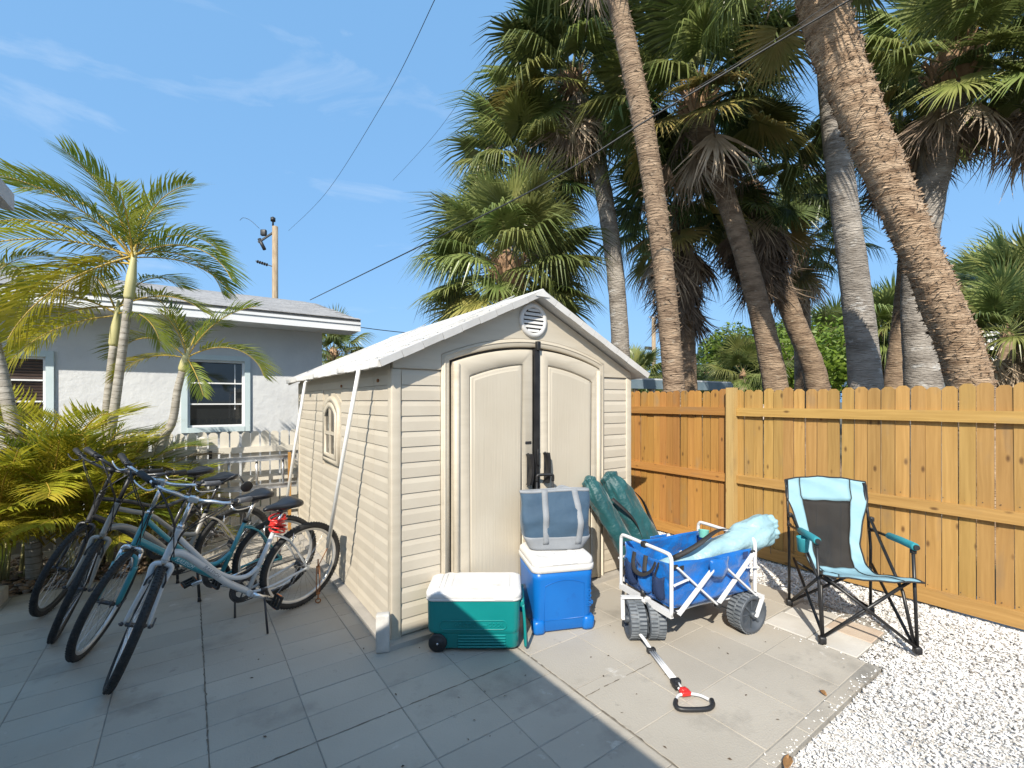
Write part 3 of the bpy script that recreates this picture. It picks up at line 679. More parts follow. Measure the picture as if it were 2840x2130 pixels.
q = MB(); q.box((2.335, 2.956, 1.06), (.042, .012, 2.04)); q.box((2.312, 2.960, 1.06), (.004, .02, 2.04)); q.box((2.358, 2.960, 1.06), (.004, .02, 2.04)); q.rbox((2.342, 2.95, 2.105), (.035, .035, .075), .005); q.rbox((2.34, 2.945, 1.19), (.022, .016, .13), .004); q.build('door_strip', m_blkmet, shed, SH)
# round gable vent
vc = V(2.325, 2.992, 2.318)
q = MB(); q.lathe([(.142, .012), (.142, -.004), (.136, -.014), (.112, -.016), (.104, -.008), (.104, .012)], 48, vc, V(0, 1, 0)); vent = q.build('vent', m_rw, shed, SH)
q = MB(); q.lathe([(.0005, .004), (.105, .004), (.105, .010), (.0005, .010)], 32, vc, V(0, 1, 0)); q.build('vent_back', m_dark, vent)
for k in range(6):
    z = -.085 + .034 * k; w_ = 2 * math.sqrt(max(.104 ** 2 - z * z, .0009)) - .004
    q = MB(); q.box((vc.x, vc.y - .006, vc.z + z), (w_, .005, .027), Euler((-.45, 0, 0)).to_matrix()); q.build('slat', m_rw, vent)
# roof panels with ribs and stepped tile courses
for side in (-1, 1):
    ex = XL if side < 0 else XRr; ez = 1.90
    e_in = Vector((XC - ex, 0, RZs - ez)).normalized(); nn = Vector((-e_in.z * side * -1, 0, abs(e_in.x))); nn = Vector((-e_in.z, 0, e_in.x)) if e_in.x > 0 else Vector((e_in.z, 0, -e_in.x))
    Ls = Vector((XC - ex, 0, RZs - ez)).length
    yb = [OVF + .028, 3.72, 4.57, 5.42, YB + .05]
    for k in range(4):
        b = MB(); a_, c_ = yb[k] + .004, yb[k + 1] - .004; rows = 11
        for r_ in range(rows):
            s0, s1 = Ls * r_ / rows, Ls * (r_ + 1) / rows
            o_ = Vector((ex, 0, ez))
            for (h0, h1) in ((.012, .003),):
                vs = [o_ + e_in * s0 + nn * -.022, o_ + e_in * s0 + nn * h0, o_ + e_in * s1 + nn * h1, o_ + e_in * s1 + nn * -.022]
                b.add([V(v.x, a_, v.z) for v in vs] + [V(v.x, c_, v.z) for v in vs], [(0, 1, 2, 3), (7, 6, 5, 4), (0, 4, 5, 1), (1, 5, 6, 2), (3, 2, 6, 7), (0, 3, 7, 4)])
        b.build('roof_panel', m_rw, shed, SH)
    for k in (1, 2, 3):      # raised rib at each panel joint, ending in a lip at the eave
        b = MB(); p0 = Vector((ex, yb[k], ez)) + nn * .012 - e_in * .022; p1 = Vector((XC, yb[k], RZs)) + nn * .012
        b.bar(p0, p1, .05, .03, up=nn); b.rbox(p0 + V(0, 0, -.01), (.045, .085, .05), .008); b.build('roof_rib', m_rw, shed, SH)
    # rake trim in short cast segments at the front, plain at the back
    nseg = 9; pts = [Vector((ex, 0, ez)) + e_in * (Ls * i / nseg) for i in range(nseg + 1)]
    for i in range(nseg):
        b = MB(); h = .048 + (.003 if i % 2 else 0)
        A_, B_ = pts[i] + e_in * .0015, pts[i + 1] - e_in * .0015
        vs = []
        for y in (OVF, OVF + .025):
            for P_ in (A_, B_): vs += [V(P_.x, y, P_.z) + nn * .020, V(P_.x, y + (.01 if y == OVF else 0), P_.z) - nn * (h - .02)]
        b.add([*vs], [(0, 1, 3, 2), (4, 6, 7, 5), (0, 2, 6, 4), (1, 5, 7, 3), (0, 4, 5, 1), (2, 3, 7, 6)]); b.build('rake_trim', m_rw, shed, SH)
    b = MB(); b.prism([(0, .02), (Ls, .02), (Ls, -.055), (0, -.055)], V(ex, YB + .055, ez), e_in, nn, Y_, .025); b.build('rake_trim', m_rw, shed, SH)
    # eave lip in short segments
    ny = 20
    for i in range(ny):
        y0 = OVF + .03 + (YB + .02 - OVF) * i / ny; y1 = OVF + .03 + (YB + .02 - OVF) * (i + 1) / ny - .002
        b = MB(); d_ = .046 + .003 * (i % 2); sx = -1 if side < 0 else 1
        b.prism([(ex + sx * .004, ez + .018), (ex + sx * .014, ez - d_ + .02), (ex - sx * .012, ez - d_ + .018), (ex - sx * .02, ez + .0)], (0, y0, 0), X_, Z_, Y_, y1 - y0); b.build('eave_trim', m_rw, shed, SH)
b = MB(); b.prism([(XC - .07, RZs - .022), (XC, RZs + .03), (XC + .07, RZs - .022), (XC + .07, RZs - .035), (XC - .07, RZs - .035)], (0, OVF + .0, 0), X_, Z_, Y_, YB - OVF + .08); b.build('ridge_cap', m_rw, shed, SH)
# window on the left wall
wz0, wz1, wy0, wy1 = 1.03, 1.70, 4.285, 4.955; wyc = 4.62
def wout(hw, z0, zt, k, n=14): return [(wyc - hw, z0), (wyc + hw, z0)] + [(wyc + hw - 2 * hw * i / n, zt - k * ((hw - 2 * hw * i / n) / hw) ** 2) for i in range(n + 1)]
def wring(b, o, i, xb, xf):
    P = lambda pts, x: [V(x, u, w) for u, w in pts]
    b.loft([P(o, xb), P(o, xf), P(i, xf), P(i, xb)], cap=False)
q = MB(); q.prism(wout(.335, 1.04, 1.735, .10), (1.128, 0, 0), Y_, Z_, X_, .015); q.build('window_panel', m_bei, shed, SH)
q = MB(); wring(q, wout(.285, 1.055, 1.70, .12), wout(.235, 1.10, 1.645, .11), 1.130, 1.108); q.smooth = False; win = q.build('window', m_bei, shed, SH)
q = MB(); wring(q, wout(.230, 1.105, 1.64, .105), wout(.185, 1.145, 1.585, .08), 1.130, 1.100); q.box((1.112, wyc, 1.365), (.02, .026, .44)); q.box((1.1135, wyc, 1.345), (.02, .37, .03)); q.build('frame', m_bei, win)
for sy in (-1, 1):
    for (z0, z1) in ((1.145, 1.33), (1.36, 1.565)):
        q = MB(); q.box((1.121, wyc + sy * .099, (z0 + z1) / 2), (.006, .172, z1 - z0)); q.build('pane', m_glass, win)

# tie-downs: white sleeved cables from the roof to rusty ground anchors
m_pvc = mat('white_pvc', (.62, .62, .60), (.70, .70, .68), .35, 6)
def tie_down(top, eye, zb, label):
    top = Vector(top); eye = Vector(eye); t = thing('tie_down', label, 'tie-down', eye); I4 = Matrix.Translation(-eye)
    k = (zb - eye.z) / (top.z - eye.z); low = eye.lerp(top, k)
    q = MB(); q.tube([top + V(.06, 0, .03), top + V(.02, 0, .012), top, top.lerp(low, .02)], .011, 8); q.tube([top.lerp(low, .005), top.lerp(low, .5) + V(-.004, .004, 0), low], .0145, 10); q.build('sleeve', m_pvc, t, I4)
    ridge = Vector((XC, top.y, RZs + .045)); q = MB(); q.tube([top + V(.05, 0, .03), top + V(.12, 0, .085), ridge], .006, 6); q.build('roof_cable', m_pvc, t, I4)
    q = MB(); q.tube([low, eye + V(0, 0, .30)], .004, 6); q.tube([eye + V(.012, 0, .30), eye + V(.014, 0, .19), eye + V(.012, 0, .08)], .004, 6); q.tube([eye + V(-.012, 0, .30), eye + V(-.014, 0, .19), eye + V(-.012, 0, .08)], .004, 6)
    q.rbox(eye + V(0, 0, .30), (.03, .012, .016), .003); q.rbox(eye + V(0, 0, .08), (.03, .012, .016), .003); q.cyl(eye + V(0, 0, .36), eye + V(0, 0, .24), .0055, 8); q.cyl(eye + V(0, 0, .12), eye + V(0, 0, .03), .005, 8); q.build('turnbuckle', m_rust, t, I4)
    q = MB(); q.torus(eye + V(0, 0, .022), .018, .0045, V(.3, 1, .1), 20, 8); q.build('ground_eye', m_rust, t, I4)
tp = PXp(996, 1020, .985)
tie_down(tp, (.862, 3.97, 0), .50, 'white sleeved tie-down cable beside the shed window, hooked to a rusty ground eye')
tp = PXp(846.5, 1060, .985)
tie_down(tp, (.80, tp.y + .42, 0), .42, 'white sleeved tie-down cable at the far rear corner of the shed')
# board leaning at the right side of the shed
q = MB(); q.bar((3.83, 3.12, -.005), (3.585, 3.30, 1.52), .065, .016, up=V(1, .6, .2)); tag(q.build('white_board', m_cream), 'thin cream board leaning against the right side of the shed', 'board')
q = MB(); q.bar((1.05, 6.42, -.01), (1.05, 6.42, 1.0), .028, .07, up=Y_); tag(q.build('wooden_stake', m_wo), 'narrow orange wooden stake at the rear corner of the shed', 'stake')
# concrete block at the shed corner
q = MB(); q.rbox((0, 0, .125), (.088, .062, .25), .011, 2); ob = q.build('concrete_block', m_conc); ob.location = G(1062, 1806); ob.rotation_euler = (0, 0, -.42)
tag(ob, 'small upright grey concrete block at the shed front corner', 'block')
# ------------------------------------------------------------------ bicycles
m_tyre = mat('black_rubber', (.014, .014, .014), (.03, .029, .028), .75, 30, .7, 260, bdist=.004)
m_rimw = mat('rim_silver', (.55, .55, .54), (.68, .68, .67), .32, 5, metal=.55)
m_rimk = mat('rim_black', (.02, .02, .021), (.04, .04, .04), .35, 5)
m_steel = mat('polished_steel', (.62, .62, .63), (.70, .70, .70), .22, 5, metal=.9)
m_dsteel = mat('dark_steel', (.06, .06, .065), (.12, .12, .125), .4, 12, metal=.7)
m_seat = mat('black_vinyl', (.012, .012, .014), (.02, .02, .022), .32, 10, .15, 200, bdist=.002)
m_grip = mat('grip_rubber', (.013, .013, .014), (.02, .02, .02), .6, 20)
m_gripg = mat('grey_grip_rubber', (.10, .10, .105), (.14, .14, .145), .6, 20)
m_wht = mat('pearl_white_frame', (.50, .51, .51), (.56, .57, .57), .3, 5, coat=.4)
m_teal = mat('teal_frame', (.035, .24, .28), (.045, .28, .32), .28, 5, coat=.5)
m_taupe = mat('taupe_frame', (.30, .275, .235), (.34, .31, .265), .3, 5, coat=.4)
m_char = mat('charcoal_frame', (.022, .022, .024), (.035, .035, .037), .35, 5, coat=.3)
m_orange = mat('orange_reflector', (.75, .16, .02), None, .25)
m_redp = mat('red_plastic', (.55, .02, .015), (.6, .03, .02), .3, 5, coat=.3)
m_gtxt = mat('grey_lettering', (.22, .23, .24), None, .4)
m_ltxt = mat('pale_lettering', (.55, .66, .68), None, .4)

def wheel(name, c, R, r, rim_m, parent, M4, nsp=28, ph=0):
    c = Vector(c); ax = V(0, 1, 0)
    q = MB(); m = 10
    q.lathe([(R - r + r * math.cos(2 * math.pi * k / m), r * 1.02 * math.sin(2 * math.pi * k / m)) for k in range(m)], 56, c, ax, True)
    tread = MB()
    w = q.build(name, m_tyre, parent, M4)
    q = MB(); Ri = R - 2 * r
    q.lathe([(Ri + .006, .011), (Ri - .012, .010), (Ri - .016, .004), (Ri - .016, -.004), (Ri - .012, -.010), (Ri + .006, -.011)], 56, c, ax); q.build('rim', rim_m, w)
    q = MB()
    for k in range(nsp):
        a = 2 * math.pi * k / nsp + ph; s = 1 if k % 2 else -1; b_ = a + (.55 if (k // 2) % 2 else -.55)
        p0 = c + V(math.cos(b_) * .022, s * .03, math.sin(b_) * .022); p1 = c + V(math.cos(a) * (Ri - .012), s * .002, math.sin(a) * (Ri - .012))
        q.tube([p0, p1], .0012, 4, cap=False)
    q.build('spokes', m_steel, w)
    q = MB(); q.lathe([(.004, -.052), (.012, -.05), (.012, -.036), (.025, -.033), (.025, -.029), (.013, -.026), (.013, .026), (.025, .029), (.025, .033), (.012, .036), (.012, .05), (.004, .052)], 16, c, ax); q.build('hub', m_dsteel, w)
    # knobbly tread blocks
    q = MB(); nk = 84
    for k in range(nk):
        a = 2 * math.pi * k / nk
        for lat, da in ((-.55, 0), (.55, .5)):
            aa = a + da * 2 * math.pi / nk; e = V(math.cos(aa), 0, math.sin(aa)); t = V(-math.sin(aa), 0, math.cos(aa))
            cc_ = c + e * (R - r + r * math.cos(lat) * 1.0) + V(0, math.sin(lat) * r * 1.0, 0); n_ = (e * math.cos(lat) + V(0, math.sin(lat), 0)).normalized()
            q.box(cc_ + n_ * .001, (.006, .011, .0045), Matrix((t, n_.cross(t), n_)).transposed())
    q.build('tread', m_tyre, w, fix=False)
    return w

def bicycle(front, aim, cfg):
    R = .345; r = cfg['tyre']; fm = cfg['mat']
    wb = 1.11; bb = V(.43, 0, .285); sh = cfg['seat']
    ax = V(-math.cos(math.radians(70)), 0, math.sin(math.radians(70)))
    hb = V(.955, 0, .705); ht = hb + ax * cfg.get('head', .165)
    fa = V(wb, 0, R)
    # --- pose: steer about the head axis, lean left on the stand, both tyres on the ground
    St = Matrix.Translation(hb) @ Matrix.Rotation(cfg['steer'], 4, ax) @ Matrix.Translation(-hb)
    circ = [fa + V(math.cos(a), 0, math.sin(a)) * R for a in [k * math.pi / 90 for k in range(180)]]
    rcirc = [V(math.cos(a) * R, 0, R + math.sin(a) * R) for a in [k * math.pi / 90 for k in range(180)]]
    pitch = 0.0
    for _ in range(12):
        B = Matrix.Rotation(-cfg['lean'], 4, 'X') @ Matrix.Rotation(pitch, 4, 'Y')
        fz = min(((B @ St @ p) for p in circ), key=lambda p: p.z); rz = min(((B @ p) for p in rcirc), key=lambda p: p.z)
        pitch += (fz.z - rz.z) / wb
    front = Vector(front); aim = Vector(aim); d = front - aim
    yaw = math.atan2(d.y, d.x) - math.atan2(fz.y - rz.y, fz.x - rz.x)
    YW = Matrix.Rotation(yaw, 4, 'Z'); fp = YW @ fz
    base = Vector((front.x - fp.x, front.y - fp.y, -rz.z + .004))
    root = thing('bicycle', cfg['label'], 'bicycle', Vector((base.x, base.y, 0)), yaw, 'bicycles parked in a row beside the shed')
    P = Matrix.Translation((0, 0, base.z)) @ B; F = P @ St
    def part(q, n, m, S=False, parent=None): return q.build(n, m, parent or root, (F if S else P) if parent is None else None)
    # --- frame
    q = MB(); st_top = bb + V(-.17, 0, .43) * (cfg.get('st', 1.0))
    q.tube([hb - ax * .012, hb, ht, ht + ax * .012], [.024, .021, .021, .0235], 14)
    q.tube([bb, st_top], .0165, 12)
    q.cyl(bb + V(0, -.036, 0), bb + V(0, .036, 0), .022, 16)
    if cfg['style'] == 'curve':          # swooping step-through
        q.tube(catmull([hb + ax * .03, V(.86, 0, .70), V(.74, 0, .58), V(.58, 0, .41), bb + V(.01, 0, .012)], 7), [.0235] * 29, 14)
        q.tube(catmull([ht - ax * .03, V(.82, 0, .72), V(.66, 0, .52), V(.54, 0, .43), V(.44, 0, .41), bb + V(-.06, 0, .165)], 7), .0155, 12)
    elif cfg['style'] == 'twin':         # two straight parallel step-through tubes
        q.tube(catmull([hb + ax * .025, V(.80, 0, .60), V(.60, 0, .42), bb + V(.012, 0, .01)], 7), .0235, 14)
        q.tube(catmull([ht - ax * .025, V(.78, 0, .70), V(.60, 0, .49), V(.47, 0, .41), bb + V(-.075, 0, .19)], 7), .0165, 12)
    elif cfg['style'] == 'arch':         # arched main tubes
        q.tube(catmull([hb + ax * .03, V(.84, 0, .72), V(.70, 0, .62), V(.56, 0, .46), bb + V(.012, 0, .012)], 7), .0225, 14)
        q.tube(catmull([ht - ax * .03, V(.80, 0, .83), V(.66, 0, .76), V(.48, 0, .58), bb + V(-.095, 0, .24)], 7), .0175, 12)
    else:
        q.tube(catmull([hb + ax * .03, V(.80, 0, .62), bb + V(.01, 0, .01)], 7), .023, 14)
        q.tube(catmull([ht - ax * .03, V(.7, 0, .80), V(.45, 0, .70), st_top + V(.008, 0, -.03)], 7), .0175, 12)
    for s in (-1, 1):
        q.tube(catmull([st_top + V(.01, s * .012, -.05), V(.16, s * .045, .60 if cfg['style'] != 'x' else .6), V(.0, s * .062, R)], 6), .0085, 8)
        q.tube(catmull([bb + V(-.02, s * .025, 0), V(.28, s * .05, .292), V(.0, s * .064, R)], 6), .0095, 8)
        q.box((.0, s * .064, R), (.03, .006, .036))
    frame_o = part(q, 'frame', fm)
    # lettering on the down tube
    if cfg.get('word'):
        a_, b_ = cfg['wpos']; dx = (a_ - b_).normalized()
        for s in (1,):
            n_ = V(0, 1, 0); up_ = n_.cross(dx) if False else V(0, 0, 1)
            xv = (b_ - a_).normalized() if s < 0 else (a_ - b_).normalized()
            # seen from the bike's left side (+y): reading runs front to back
            xv = (b_ - a_).normalized(); yv = V(0, 1, 0).cross(xv) * -1; yv = V(0, 1, 0).cross(xv); zv = V(0, 1, 0)
            if yv.z < 0: yv = -yv
            zv = xv.cross(yv)
            text_mesh(cfg['word'], .034, .0008, basis((a_ + b_) / 2 + zv * .0225, xv, yv, zv), 'lettering', cfg['wmat'], frame_o, .25, 1.1, .0006)
    # --- wheels
    part_w = wheel('rear_wheel', (0, 0, R), R, r, cfg['rim'], root, P, ph=.2)
    wheel('front_wheel', fa, R, r, cfg['rim'], root, F, ph=1.1)
    # --- fork
    q = MB(); crown = hb - ax * .03; fw = .055
    q.tube([hb - ax * .004, crown], .019, 12)
    for s in (-1, 1):
        lower = fa + V(0, s * (fw + .006), 0)
        if cfg['fork'] == 'rigid': q.tube(catmull([crown + V(0, s * .010, -.005), crown + V(.004, s * .048, -.025), crown.lerp(lower, .35) + V(0, s * .020, 0), lower], 6), [.016] * 6 + [.0165] * 6 + [.0155, .014, .013, .012, .0105, .009, .008][:7], 10)
        else:
            up_ = crown + V(0, s * .056, -.02)
            q.tube(catmull([crown + V(0, s * .005, 0), crown + V(0, s * .04, .0), up_], 5), .016, 10)
            q.tube([up_, up_.lerp(lower, .30)], .0125, 12)
    fork = part(q, 'fork', m_steel if cfg['fork'] == 'sus' else fm, True)
    if cfg['fork'] == 'sus':
        q = MB()
        for s in (-1, 1):
            lower = fa + V(0, s * (fw + .006), 0); up_ = crown + V(0, s * .056, -.02)
            q.tube([up_.lerp(lower, .27), up_.lerp(lower, .33), up_.lerp(lower, .9), lower], [.020, .0185, .0165, .012], 12)
        mid = crown.lerp(fa, .30)
        e = (fa - crown).normalized()
        q.tube(catmull([crown.lerp(fa, .36) + V(0, -.056, 0), crown.lerp(fa, .16) + V(.006, -.045, 0), crown.lerp(fa, .11) + V(.01, 0, 0), crown.lerp(fa, .16) + V(.006, .045, 0), crown.lerp(fa, .36) + V(0, .056, 0)], 5), .0125, 10)
        q.build('fork_lowers', fm, fork)
    q = MB()
    for s in (-1, 1):    # V brakes
        p = crown.lerp(fa, .22) + V(.03, s * .043, 0)
        q.tube([p + V(.0, s * .004, -.05), p + V(.012, s * .004, 0), p + V(.01, -s * .012, .055)], [.007, .006, .004], 8); q.rbox(p + V(-.012, -s * .014, -.022), (.05, .01, .012), .003)
    q.tube([crown.lerp(fa, .22) + V(.04, -.03, .055), crown.lerp(fa, .22) + V(.04, .035, .055)], .0015, 5)
    part(q, 'front_brake', m_dsteel if cfg['fork'] != 'sus' else m_steel, True)
    q = MB(); q.cyl(fa + V(0, -.085, 0), fa + V(0, .085, 0), .0045, 8); q.cyl(fa + V(0, .062, 0), fa + V(0, .078, 0), .012, 12); q.cyl(fa + V(0, -.062, 0), fa + V(0, -.078, 0), .012, 12); q.tube([fa + V(0, .082, 0), fa + V(-.05, .084, .02)], .005, 8)
    part(q, 'axle', m_dsteel, True)
    # --- headset, stem, bar
    q = MB(); q.cyl(ht + ax * .012, ht + ax * .04, .0185, 14); part(q, 'headset', m_steel if not cfg['dark'] else m_black, True)
    bc = ht + ax * cfg['stemh'] + V(cfg.get('stemx', .045), 0, .01)
    q = MB(); q.tube([ht + ax * .03, ht + ax * (cfg['stemh'] - .02)], .0135, 12); q.tube([ht + ax * (cfg['stemh'] - .03), bc], [.017, .016], 12); q.cyl(bc + V(0, -.024, 0), bc + V(0, .024, 0), .021, 14)
    part(q, 'stem', m_black if cfg['dark'] else m_steel, True)
    half = [(0, 0, 0), (0, .05, 0), (.012, .105, .018), (.022, .16, cfg['rise'] * .8), (.006, .205, cfg['rise']), (-.045, .255, cfg['rise']), (-.100, .300, cfg['rise'] - .008)]
    full = [bc + V(x, -y, z) for x, y, z in half[::-1]] + [bc + V(x, y, z) for x, y, z in half[1:]]
    q = MB(); q.tube(catmull(full, 5), .0115, 12); bar = part(q, 'handlebar', m_char if cfg['dark'] else m_steel, True)
    for s in (-1, 1):
        e0, e1 = bc + V(-.030, s * .240, cfg['rise']), bc + V(-.118, s * .315, cfg['rise'] - .009)
        dd = (e1 - e0).normalized()
        q = MB(); q.tube([e0, e0 + dd * .006, e0.lerp(e1, .5), e1 - dd * .006, e1], [.016, .0195, .0185, .020, .016], 12); part(q, 'grip', m_gripg if cfg.get('greygrip') and s > 0 else m_grip, True)
        b0 = bc + V(-.004, s * .210, cfg['rise'])
        q = MB(); q.rbox(b0, (.035, .04, .034), .008); q.rbox(b0 + V(.015, s * .01, .02), (.03, .03, .014), .005); q.cyl(b0 + V(0, 0, 0) - dd * .0, b0 + dd * .035, .018, 12); sf_ = part(q, 'shifter', m_black, True)
        q = MB(); q.tube(catmull([b0 + V(.02, -s * .005, -.012), b0 + V(.045, s * .02, -.022), b0 + V(.020, s * .055, -.03), b0 + V(-.025, s * .098, -.03), b0 + V(-.035, s * .110, -.022)], 5), .0050, 8, flat=1.4); part(q, 'brake_lever', m_steel if not (cfg['dark'] and s < 0) else m_char, True)
    for k, (s, dx, tgt) in enumerate(((1, .13, crown + V(.03, .02, .05)), (-1, .12, crown + V(.02, .035, .06)), (1, .09, hb + V(-.03, .02, .05)), (-1, .10, hb + V(-.03, -.02, .06)))):
        b0 = bc + V(.005, s * .195, cfg['rise'] - .01)
        q = MB(); q.tube(catmull([b0, b0 + V(dx * .8, -s * .05, -.01), bc + V(dx + .02, s * .05, -.10), bc + V(dx * .75, s * .02, -.20), tgt], 7), .0034, 6); part(q, 'cable', m_black, True)
    if cfg.get('reflector'):
        q = MB(); q.rbox(bc + V(.03, .0, .012), (.012, .055, .04), .005); part(q, 'reflector', m_rimw, True)
    # --- seat
    sp = st_top + (st_top - bb).normalized() * (sh - .06 - st_top.z) / (st_top - bb).normalized().z
    q = MB(); q.cyl(st_top - V(0, 0, .005), sp, .0125, 12); part(q, 'seat_post', m_steel if cfg.get('post', 1) else m_black)
    q = MB(); q.cyl(st_top + V(.005, 0, -.018), st_top + V(-.003, 0, .012), .0195, 12); q.tube([st_top + V(.015, .02, 0), st_top + V(-.03, .03, 0)], .004, 6); part(q, 'seat_clamp', m_black)
    rings = []
    prof = [(-.135, .050, .0, .030), (-.125, .078, .006, .052), (-.09, .094, .010, .060), (-.04, .086, .006, .056), (.01, .055, -.002, .046), (.06, .030, -.004, .038), (.11, .022, -.005, .032), (.135, .016, -.012, .022), (.142, .006, -.018, .01)]
    for (x, w, z, t_) in prof:
        c_ = sp + V(x + .01, 0, z + .052); ring_ = []
        for k in range(18):
            a = 2 * math.pi * k / 18; yy_ = math.cos(a); zz_ = math.sin(a)
            zz = zz_ * t_ * .5 if zz_ > 0 else zz_ * t_ * .75
            if zz_ > 0: zz -= .012 * (1 - abs(yy_)) * (1 if -.13 < x < .05 else .3)
            ring_.append(c_ + V(0, w * (abs(yy_) ** .8) * (1 if yy_ > 0 else -1), zz))
        rings.append(ring_)
    q = MB(); q.loft(rings); sd_ = part(q, 'saddle', m_seat)
    q = MB()
    for s in (-1, 1): q.tube([sp + V(-.10, s * .035, .03), sp + V(-.03, s * .022, .008), sp + V(.04, s * .022, .008), sp + V(.11, s * .008, .032)], .0035, 6)
    q.rbox(sp + V(0, 0, .004), (.045, .05, .026), .006); q.build('saddle_rails', m_dsteel, sd_)
    # --- drive train
    cy = -.05
    q = MB(); q.lathe([(.060, -.002), (.088, -.002), (.090, .0), (.088, .002), (.060, .002)], 40, bb + V(0, cy, 0), Y_); q.lathe([(.0885, -.012), (.098, -.012), (.098, -.009), (.0885, -.009)], 40, bb + V(0, cy, 0), Y_)
    for k in range(36):
        a = 2 * math.pi * k / 36; e = V(math.cos(a), 0, math.sin(a)); q.box(bb + V(0, cy, 0) + e * .0925, (.008, .0025, .006), Matrix((e, Y_, e.cross(Y_))).transposed())
    for k in range(5):
        a = 2 * math.pi * k / 5; q.bar(bb + V(0, cy, 0), bb + V(math.cos(a) * .07, cy, math.sin(a) * .07), .012, .004)
    part(q, 'chainring', m_dsteel)
    ca = cfg.get('crank', .35)
    for s, a in ((1, ca), (-1, ca + math.pi)):
        tip = bb + V(math.cos(a) * .165, s * .075, math.sin(a) * .165)
        q = MB(); q.tube([bb + V(0, s * .055, 0), bb.lerp(tip, .5) + V(0, s * .03, 0), tip], [.015, .011, .012], 8, flat=1.4); cr_ = part(q, 'crank', m_steel)
        q = MB(); pc = tip + V(0, s * .06, 0); Rp = Euler((0, cfg.get('pedal', .2), 0)).to_matrix()
        for k in (-1, 1): q.rbox(pc + Rp @ V(k * .038, 0, 0), (.016, .085, .024), .004, R=Rp)
        for k in (-1, 0, 1): q.rbox(pc + Rp @ V(0, k * .036, 0), (.085, .013, .022), .003, R=Rp)
        q.cyl(tip, pc, .007, 8); pd = part(q, 'pedal', m_black)
        q = MB()
        for k in (-1, 1): q.box(pc + Rp @ V(k * .0475, 0, 0), (.003, .05, .012), Rp)
        q.build('pedal_reflector', m_orange, pd)
    q = MB()
    for k in range(6): q.lathe([(.012, 0), (.022 + .0055 * k, 0), (.022 + .0055 * k, .0022), (.012, .0022)], 28, V(0, -.062 + .0045 * k, R), Y_)
    part(q, 'cassette', m_dsteel)
    q = MB(); dp = V(-.01, -.07, R - .075)
    q.tube([V(0, -.066, R - .01), V(-.02, -.075, R - .045), dp], .008, 8); q.lathe([(.003, -.004), (.020, -.004), (.020, .004), (.003, .004)], 16, dp, Y_); q.lathe([(.003, -.004), (.020, -.004), (.020, .004), (.003, .004)], 16, dp + V(.035, 0, -.07), Y_); q.bar(dp + V(0, -.006, 0), dp + V(.035, -.006, -.07), .022, .003)
    part(q, 'derailleur', m_black)
    q = MB(); c0, c1 = bb + V(0, cy, 0), V(0, -.052, R)
    lp = [c0 + V(math.cos(a) * .096, 0, math.sin(a) * .096) for a in [math.pi / 2 - k * math.pi / 8 for k in range(9)]]
    q.tube([c1 + V(0, 0, .04)] + lp, .0038, 5); q.tube([lp[-1], dp + V(.05, .004, -.085), dp + V(.02, .004, -.08)], .0038, 5); part(q, 'chain', m_dsteel)
    q = MB()
    for s in (-1, 1):
        p = V(.135, s * .04, .60); q.tube([p + V(.012, s * .004, -.045), p + V(-.0, s * .004, 0), p + V(-.01, -s * .01, .05)], [.006, .006, .004], 8); q.rbox(p + V(.012, -s * .014, -.03), (.05, .01, .012), .003)
    part(q, 'rear_brake', m_steel)
    # --- kick stand: solve its foot so that it meets the ground
    ks = V(.335, .04, .28) if cfg.get('ksx') is None else V(cfg['ksx'], .045, cfg.get('ksz', .29))
    dirv = V(cfg.get('kdx', .06), .20, -.28)
    w0 = P @ ks; w1 = P.to_3x3() @ dirv; kk = w0.z / -w1.z
    q = MB(); foot = ks + dirv * (kk * .99)
    q.rbox(ks, (.05, .03, .03), .005); q.tube([ks, ks + V(.004, .018, -.03), foot], .0075 if not cfg.get('fatstand') else .011, 8)
    if cfg.get('fatstand'): q.tube([foot + V(0, -.01, .03), foot], [.011, .016], 8)
    part(q, 'kick_stand', m_black if cfg['dark'] or cfg.get('fatstand') else m_dsteel)
    cfg['P'], cfg['F'], cfg['bc'], cfg['sp'], cfg['st_top'] = P, F, bc, sp, st_top
    return root

rim_w, rim_k = m_rimw, m_rimk
C1 = dict(mat=m_wht, style='curve', fork='rigid', tyre=.024, rim=rim_w, seat=.90, steer=math.radians(64), lean=math.radians(9), stemh=.215, rise=.035, dark=False, head=.17,
          word='RALEIGH', wpos=(V(.79, 0, .635), V(.60, 0, .43)), wmat=m_gtxt, crank=3.65, pedal=1.2, reflector=True, greygrip=True,
          label='silver white step-through bicycle nearest the shed with red coil lock under its saddle')
C2 = dict(mat=m_teal, style='twin', fork='sus', tyre=.022, rim=rim_w, seat=.92, steer=math.radians(57), lean=math.radians(9), stemh=.255, rise=.05, dark=False, head=.19,
          word='RALEIGH', wpos=(V(.76, 0, .565), V(.58, 0, .405)), wmat=m_ltxt, crank=2.9, pedal=.3, reflector=True, greygrip=True,
          label='teal step-through bicycle with a round mirror on its handlebar')
C3 = dict(mat=m_taupe, style='arch', fork='rigid', tyre=.021, rim=rim_k, seat=1.0, steer=math.radians(62), lean=math.radians(7), stemh=.25, rise=.055, dark=True, head=.21,
          crank=.5, pedal=.0, fatstand=True, post=0, label='taupe bicycle with arched tubes and black handlebar, between the teal and the black one')
C4 = dict(mat=m_char, style='x', fork='rigid', tyre=.021, rim=rim_k, seat=1.0, steer=math.radians(50), lean=math.radians(7), stemh=.22, rise=.05, dark=True, head=.2, st=1.15,
          crank=.9, pedal=.0, fatstand=True, post=0, label='charcoal black bicycle parked farthest from the shed, beside the palms')
b1 = bicycle(G(299, 1908), (.697, 3.99, 0), C1)
b2 = bicycle(G(228, 1820), (.55, 4.36, 0), C2)
